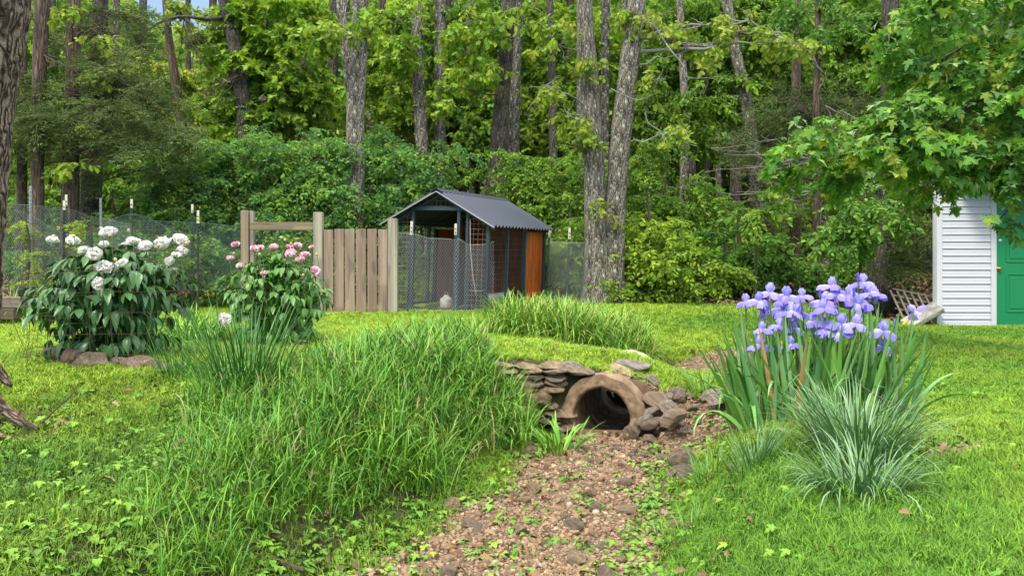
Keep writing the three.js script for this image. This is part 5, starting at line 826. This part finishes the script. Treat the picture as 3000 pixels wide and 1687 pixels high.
// dark cedars on the bank to the right
const c4 = tree('cedar_tree', 'dark cedar with bare brown lower branches on the bank', 17, [[[2330, 850, 34], [2330, 500, 30], [2335, 100, 24], [2335, -300, 20]]], { ...CED, clumps: [[2290, 330, 110, 70, 16.7, 110], [2240, 420, 110, 70, 16.6, 110], [2440, 300, 90, 60, 16.6, 80], [2180, 640, 100, 60, 16.4, 80], [2350, 560, 80, 70, 16.5, 50]] });
twiggy(c4, M.twig, [2332, 420], [2480, 420, 80, 90], 16.5, 10, 0.013); twiggy(c4, M.twig, [2332, 600], [2250, 660, 90, 60], 16.4, 10, 0.013); twiggy(c4, M.twig, [2335, 520], [2500, 560, 90, 70], 16.4, 9, 0.012);
tree('cedar_tree', 'shaggy cedar hanging beside the shed corner', 14.8, [[[2585, 870, 90], [2580, 780, 60], [2590, 600, 40], [2600, 300, 34], [2600, -300, 28]]], { ...CED, bark: M.darkBark, clumps: [[2690, 700, 60, 70, 14.2, 70], [2660, 560, 80, 60, 14.3, 80], [2720, 470, 60, 60, 14.2, 50], [2640, 800, 50, 40, 14.2, 30]] });
// saplings with broad leaves
tree('sapling', 'leafy young sapling with fresh oval leaves below the maple bough', 13.6, [[[2520, 860, 10], [2525, 720, 9], [2530, 600, 7], [2535, 500, 4]]], { bark: M.twig, clumps: [[2480, 640, 60, 50, 13.4, 30], [2560, 660, 70, 50, 13.3, 36], [2530, 580, 70, 50, 13.4, 34], [2600, 710, 40, 30, 13.3, 12], [2450, 700, 40, 30, 13.3, 10]], sprigs: SPRIG.broad, tint: GREEN.maple, size: 0.9, seg: 6 });
tree('sapling', 'small sapling with oval leaves near the dead grey branches', 14, [[[2215, 870, 8], [2218, 720, 7], [2215, 600, 5]]], { bark: M.twig, clumps: [[2210, 590, 60, 35, 13.8, 22], [2170, 630, 40, 30, 13.8, 10]], sprigs: SPRIG.broad, tint: GREEN.mid, seg: 6 });
tree('sapling', 'yellow-green sapling with tiny leaves at the vine-wrapped post', 11, [[[75, 870, 8], [85, 720, 7], [70, 620, 4]]], { bark: M.twig, clumps: [[62, 640, 14, 26, 11, 6], [75, 700, 16, 36, 11, 9], [85, 780, 26, 50, 11, 12], [40, 850, 50, 25, 10.9, 10], [110, 800, 30, 50, 11, 10]], sprigs: SPRIG.fine, tint: GREEN.yellow, size: 0.45, seg: 6 });
tree('sapling', 'pale fresh sapling growing up through the fence behind the white peony', 11.5, [[[270, 860, 8], [268, 720, 6], [265, 640, 4]]], { bark: M.twig, clumps: [[265, 680, 30, 50, 11.5, 12], [270, 760, 40, 50, 11.5, 14], [180, 800, 60, 40, 11.3, 20]], sprigs: SPRIG.shrub, tint: GREEN.yellow, size: 0.8, seg: 6 });
// shrubs
const SH = { bark: M.twig, category: 'shrub', sprigs: SPRIG.shrub, limbs: true, seg: 6, crown: 'foliage', droop: 0.3, ragged: true, thin: 0.62 };
const shrub = (label, px, d, clumps, tint, more = {}) => tree('forest_shrub', label, d, [[[px, 860, 14], [px + 6, 700, 11], [px - 4, 560, 6]]], { ...SH, clumps, tint, ...more });
shrub('big dark honeysuckle shrub behind the chicken wire', 560, 14.6, [[520, 560, 80, 70, 14.4, 200], [600, 500, 90, 80, 14.5, 260], [680, 540, 80, 80, 14.4, 230], [560, 640, 90, 60, 14.2, 180], [670, 640, 80, 60, 14.2, 170], [480, 470, 60, 60, 14.8, 80]], [...GREEN.cool, ...GREEN.cool, ...GREEN.mid]);
shrub('tall blue-green shrub behind the cross rail', 810, 14.8, [[760, 470, 90, 80, 14.6, 240], [850, 430, 80, 80, 14.8, 220], [840, 550, 90, 80, 14.4, 250], [950, 520, 80, 80, 14.5, 210], [770, 620, 90, 60, 14.2, 180], [900, 640, 90, 60, 14.2, 170], [975, 610, 40, 60, 14.2, 80]], [...GREEN.cool, ...GREEN.cool, ...GREEN.mid]);
shrub('dense dark shrub filling the gap behind the board gate and coop', 1130, 15.4, [[1110, 500, 80, 80, 15.4, 210], [1180, 540, 80, 70, 15.2, 210], [1120, 600, 90, 60, 15, 210], [1260, 520, 80, 60, 15.6, 170], [1060, 440, 60, 60, 15.6, 120], [1190, 640, 80, 50, 15, 140], [1300, 470, 60, 50, 15.6, 90]], [...GREEN.cool, ...GREEN.cool, ...GREEN.mid]);
shrub('light green shrub showing above the right slope of the coop roof', 1560, 15.8, [[1540, 540, 80, 70, 15.8, 170], [1620, 600, 80, 70, 15.6, 190], [1570, 640, 70, 60, 15.4, 140], [1680, 540, 60, 70, 15.8, 130], [1500, 500, 60, 50, 15.8, 90]], GREEN.mid);
shrub('white-flecked shrub behind the wire between coop and twin oak', 1670, 15, [[1650, 760, 70, 90, 14.8, 240], [1720, 700, 60, 90, 14.8, 180], [1650, 860, 70, 50, 14.7, 130]], GREEN.mid);
shrub('light green shrub on the forest edge beside the twin oak', 1900, 14.6, [[1880, 780, 80, 60, 14.5, 220], [1960, 740, 80, 60, 14.6, 220], [1900, 690, 70, 60, 14.8, 160], [2030, 800, 70, 50, 14.4, 170], [1960, 830, 90, 40, 14.3, 170], [1880, 850, 60, 30, 14.2, 90]], GREEN.bright);
shrub('fine-leaved shrub rising behind the forest-edge shrub', 1950, 16, [[1900, 560, 80, 70, 16, 190], [1980, 620, 90, 70, 15.8, 230], [2080, 680, 80, 60, 15.6, 180], [1880, 470, 60, 60, 16.2, 120], [2090, 760, 70, 60, 15.2, 160]], GREEN.mid);
shrub('low green shrub in front of the dark cedars', 2160, 15.2, [[2140, 730, 80, 50, 15, 150], [2220, 760, 80, 50, 15, 150], [2300, 800, 80, 40, 14.8, 130], [2150, 810, 80, 40, 14.8, 130], [2460, 800, 80, 40, 15.2, 110], [2550, 780, 60, 50, 15.4, 100]], GREEN.deep);
shrub('low tangled growth along the foot of the wire fence', 330, 13.4, [[60, 720, 80, 60, 13.3, 120], [180, 760, 80, 60, 13.2, 130], [320, 740, 90, 70, 13.3, 160], [460, 760, 90, 70, 13.3, 160], [600, 770, 90, 70, 13.3, 160], [700, 790, 80, 60, 13.2, 130], [830, 780, 100, 60, 13.2, 150], [980, 790, 80, 60, 13.4, 110], [520, 680, 80, 50, 13.6, 90], [240, 670, 70, 40, 13.6, 60]], [...GREEN.cool, ...GREEN.mid]);
shrub('leafy undergrowth seen through the open coop', 1230, 15.2, [[1180, 780, 90, 70, 15, 150], [1300, 780, 90, 70, 15.2, 130], [1430, 760, 80, 70, 15.4, 110]], GREEN.mid);
// understorey trees that close the view
const U = (label, px, d, clumps, tint, sprigs = SPRIG.broad, more = {}) => tree('understorey_tree', label, d, [[[px, 850, 20], [px + 8, 500, 15], [px - 6, 150, 11], [px, -250, 7]]], { bark: M.darkBark, sprigs, tint, clumps, seg: 8, ragged: true, ...more });
U('broad-leaved bright tree spreading left of the forked oak', 790, 18, [[680, 130, 60, 50, 17.6, 50], [760, 70, 100, 80, 17.6, 150], [850, 170, 90, 90, 17.4, 150], [720, 200, 90, 80, 17.6, 130], [800, 310, 90, 70, 17.4, 140], [900, 60, 70, 80, 17.6, 100], [640, 330, 70, 60, 17.8, 80], [920, 300, 60, 80, 17.6, 90], [740, 390, 90, 50, 17.4, 100], [640, 190, 50, 60, 17.9, 40]], GREEN.bright, SPRIG.maple);
U('airy yellow-green tree behind the hanging dead branches', 430, 21, [[450, 200, 90, 80, 20.6, 90], [500, 320, 90, 80, 20.6, 110], [600, 400, 90, 70, 20.2, 110], [400, 400, 80, 60, 20.6, 80], [590, 260, 60, 60, 20.6, 60], [350, 250, 60, 60, 20.8, 50]], GREEN.yellow);
U('bright tree filling the gap right of the forked oak', 1120, 20, [[1120, 60, 70, 80, 19.6, 110], [1150, 200, 70, 80, 19.4, 120], [1100, 340, 70, 80, 19.4, 120], [1180, 400, 80, 70, 19.2, 120], [1250, 330, 60, 80, 19.6, 90]], GREEN.bright);
U('tree with hanging lobed leaves above the coop ridge', 1390, 20, [[1350, 90, 80, 80, 19.4, 140], [1390, 230, 90, 80, 19.4, 150], [1350, 370, 80, 80, 19.2, 140], [1410, 470, 90, 60, 19, 130], [1450, 330, 60, 80, 19.6, 90]], GREEN.mid, SPRIG.oak);
U('fresh yellow-green tree between the coop and the twin oak', 1580, 19.5, [[1560, 80, 70, 80, 19.2, 120], [1640, 180, 80, 80, 19.2, 140], [1570, 320, 80, 80, 19, 150], [1650, 420, 80, 80, 19, 150], [1560, 470, 70, 60, 19, 110], [1720, 320, 50, 90, 19.4, 90], [1770, 120, 60, 90, 19.4, 100]], GREEN.bright, SPRIG.oak);
U('mid-green tree behind the lichen-covered limb', 1960, 20, [[1930, 80, 90, 80, 19.6, 150], [2040, 180, 90, 80, 19.4, 150], [1920, 260, 80, 80, 19.4, 140], [2010, 380, 90, 70, 19.2, 140], [2120, 320, 80, 70, 19.4, 110], [1880, 400, 70, 60, 19.4, 100], [2080, 60, 90, 60, 19.6, 130]], GREEN.mid);
U('deep green tree behind the slender young tree', 2300, 19.5, [[2200, 60, 100, 70, 19.2, 150], [2320, 90, 100, 80, 19, 160], [2440, 120, 100, 80, 19, 160], [2500, 260, 90, 80, 18.8, 130], [2260, 200, 90, 70, 19.2, 120], [2400, 240, 90, 60, 19, 110], [2560, 60, 90, 70, 19.2, 130], [2540, 420, 90, 80, 18.6, 130], [2460, 560, 90, 80, 18.6, 110]], GREEN.mid);
U('shaded green tree behind the maple', 2760, 18.5, [[2680, 80, 100, 80, 18.2, 140], [2800, 200, 110, 90, 18, 160], [2920, 100, 110, 90, 18, 160], [2700, 320, 100, 80, 18, 130], [2880, 380, 110, 90, 17.8, 130], [2680, 480, 80, 70, 17.6, 110], [2620, 640, 70, 80, 17.2, 110]], GREEN.deep);
U('dim green tree behind the cedar trunks', 60, 19, [[40, 80, 80, 90, 18.6, 90], [150, 120, 80, 90, 18.6, 80], [60, 300, 80, 90, 18.4, 90], [160, 420, 90, 80, 18, 110], [50, 500, 80, 80, 17.8, 100], [270, 480, 80, 90, 17.8, 100], [350, 560, 80, 70, 17, 110], [150, 600, 90, 60, 16.8, 110]], GREEN.mid);
// the far wood: reads as one mass
{
  const items = [[], []], tf = tintOf([[0.28, 0.44, 0.05], [0.20, 0.37, 0.04], [0.36, 0.50, 0.08], [0.15, 0.31, 0.04]]);
  for (let i = 0; i < 20000; i++) {
    const d = R(25, 44), px = R(-500, 3500), x = (px - 1500) / F * d, gy = groundY(x, -d);
    const ceil = poly(px, [[-500, 17], [300, 15], [430, 10.9], [560, 10.3], [700, 10.5], [800, 13], [1000, 17], [3500, 18]]) * (d / 40) + 1.2 * (fbm(px / 90, d / 4, 3, 3) - 0.5) * 2.4, y = gy + (CY + ceil - gy) * Math.pow(rnd(), 0.8);
    if (fbm(px / 70, y * 0.9, d * 0.25, 3) < 0.40) continue;
    items[i % 2].push({ p: V(x, y, -d), e: [R(-0.4, 0.4), R(0, 6.3), R(-0.4, 0.4)], s: R(0.8, 1.7), c: tf() });
  }
  SPRIG.far.forEach((g, k) => many(scene, 'distant_wood_foliage', g, white, items[k]));
  rnd = rngOf(71);
  for (let i = 0; i < 38; i++) { const px = [1010, 1130, 1260, 1370, 1480, 1580, 1840, 2030, 2150, 2420, 730, 560, 330, 420, 610, 770, 880, 930, 1085, 1190, 1345, 1420, 1545, 1660, 1900, 1945, 2070, 2110, 2270, 2310, 2480, 2560, 2720, 2800, 20, 150, 820, 1405][i], d = R(22, 27), w = R(16, 30); tree('distant_tree', 'thin straight trunk deep in the sunlit far wood', d, [[[px, 760, w * 1.2], [px + R(-8, 8), 400, w], [px + R(-18, 18), 0, w * 0.85], [px + R(-25, 25), -260, w * 0.75]]], { bark: i % 3 ? M.darkBark : M.lichenBark, group: 'far trunks in the wood', seg: 8 }); }
}
// ---------- maple boughs over the shed ----------
rnd = rngOf(73);
{
  const foot = onGround(3700, 9), t = thing('maple_tree', 'silver maple whose leafy boughs hang over the shed', 'tree', foot);
  partW(t, 'trunk', tubeG([foot.clone().add(V(0, -0.2, 0)), at(3690, 500, 9), at(3680, 0, 9), at(3670, -600, 9)], [0.3, 0.24, 0.22, 0.18], 16, barkBulge(0.15, 4)), M.oak);
  const boughs = [[[3680, 60], [3300, 120, -0.4], [3010, 190, -0.8], [2920, 260, -1], [2830, 320, -1.2], [2720, 400, -1.2], [2560, 440, -1.2], [2420, 455, -1.2], [2320, 430, -1.2]], [[3680, -100], [3200, -60, -0.4], [2800, 20, -0.9], [2660, 60, -1], [2590, 110, -1]], [[3200, -60, -0.4], [2950, 60, -0.9], [2760, 170, -1], [2630, 210, -1]], [[2720, 130, -1], [2780, 230, -1.1], [2825, 310, -1.2]], [[3680, 250], [3200, 400, -0.6], [3000, 560, -0.9], [2930, 640, -1], [2890, 655, -1]], [[3010, 190, -0.8], [2900, 400, -1], [2780, 490, -1], [2720, 490, -1]], [[2720, 400, -1.2], [2640, 500, -1.1], [2560, 540, -1]]];
  for (const b of boughs) partW(t, 'branch', tubeG(curve(b.map(([x, y, dd = 0]) => at(x, y, 9 + dd)), 20), taper(21, b.length > 6 ? 0.035 : 0.022, 0.005), 7), M.twig);
  twiggy(t, M.twig, [2990, 200], [2900, 260, 40, 50], 8.2, 10, 0.008);
  const clumps = [[2640, 60, 55, 60, 8, 26], [2750, 60, 80, 80, 8, 44], [2880, 50, 90, 80, 8, 50], [2990, 80, 60, 100, 8, 38], [2660, 180, 60, 50, 8, 24], [2760, 220, 80, 60, 8, 34], [2890, 200, 80, 60, 7.9, 34], [2980, 280, 60, 80, 7.9, 34], [2860, 320, 80, 60, 7.9, 34], [2700, 330, 70, 50, 7.8, 34], [2640, 400, 70, 50, 7.8, 38], [2550, 420, 60, 45, 7.8, 30], [2470, 440, 50, 30, 7.8, 18], [2360, 420, 45, 35, 7.8, 16], [2330, 370, 25, 30, 7.8, 8], [2400, 460, 35, 25, 7.8, 10], [2560, 500, 55, 40, 7.9, 20], [2760, 430, 80, 60, 7.9, 38], [2870, 420, 90, 50, 7.9, 40], [2970, 440, 70, 60, 7.9, 36], [2790, 475, 60, 22, 7.9, 14], [2890, 490, 60, 25, 7.9, 16], [2985, 510, 30, 50, 7.9, 14], [2900, 650, 18, 10, 7.9, 2], [2745, 490, 40, 22, 7.9, 9], [2790, 535, 45, 16, 7.9, 8], [2870, 545, 45, 16, 7.9, 8], [2590, 330, 40, 40, 7.9, 14]];
  const young = tintOf([[0.34, 0.44, 0.04], [0.28, 0.42, 0.035]]), old = tintOf(GREEN.maple), items = clumps.flatMap((c) => inClump([...c.slice(0, 5), Math.ceil(c[5] * 1.35), 0.7], 3, () => (rnd() < 0.2 ? young() : old()), { size: 0.72, droop: 0.3 }));
  foliage(t, 'leaves', SPRIG.maple, items, leafMat(1, 1, 1, 0.38));
  const lm = [[0.11, 0.28, 0.03], [0.15, 0.33, 0.03], [0.30, 0.44, 0.04], [0.085, 0.23, 0.04]].map((c) => new THREE.MeshPhysicalMaterial({ color: lin(...c), roughness: 1, transmission: 0.38, thickness: 0, side: THREE.DoubleSide }));
  for (let i = 0; i < 280; i++) { const c = pick(clumps), p = at(c[0] + gauss() * c[2] * 0.8, c[1] + gauss() * c[3] * 0.7 - 12, c[4] - R(0.3, 0.8)), o = part(t, 'leaf', LEAF.maple, pick(lm)); o.position.copy(p).sub(foot); o.rotation.set(R(0.2, 1.3), R(-1.6, 1.6), R(-0.5, 0.5), 'YXZ'); o.scale.setScalar(R(0.07, 0.11)); }
}
renderer.render(scene, camera);
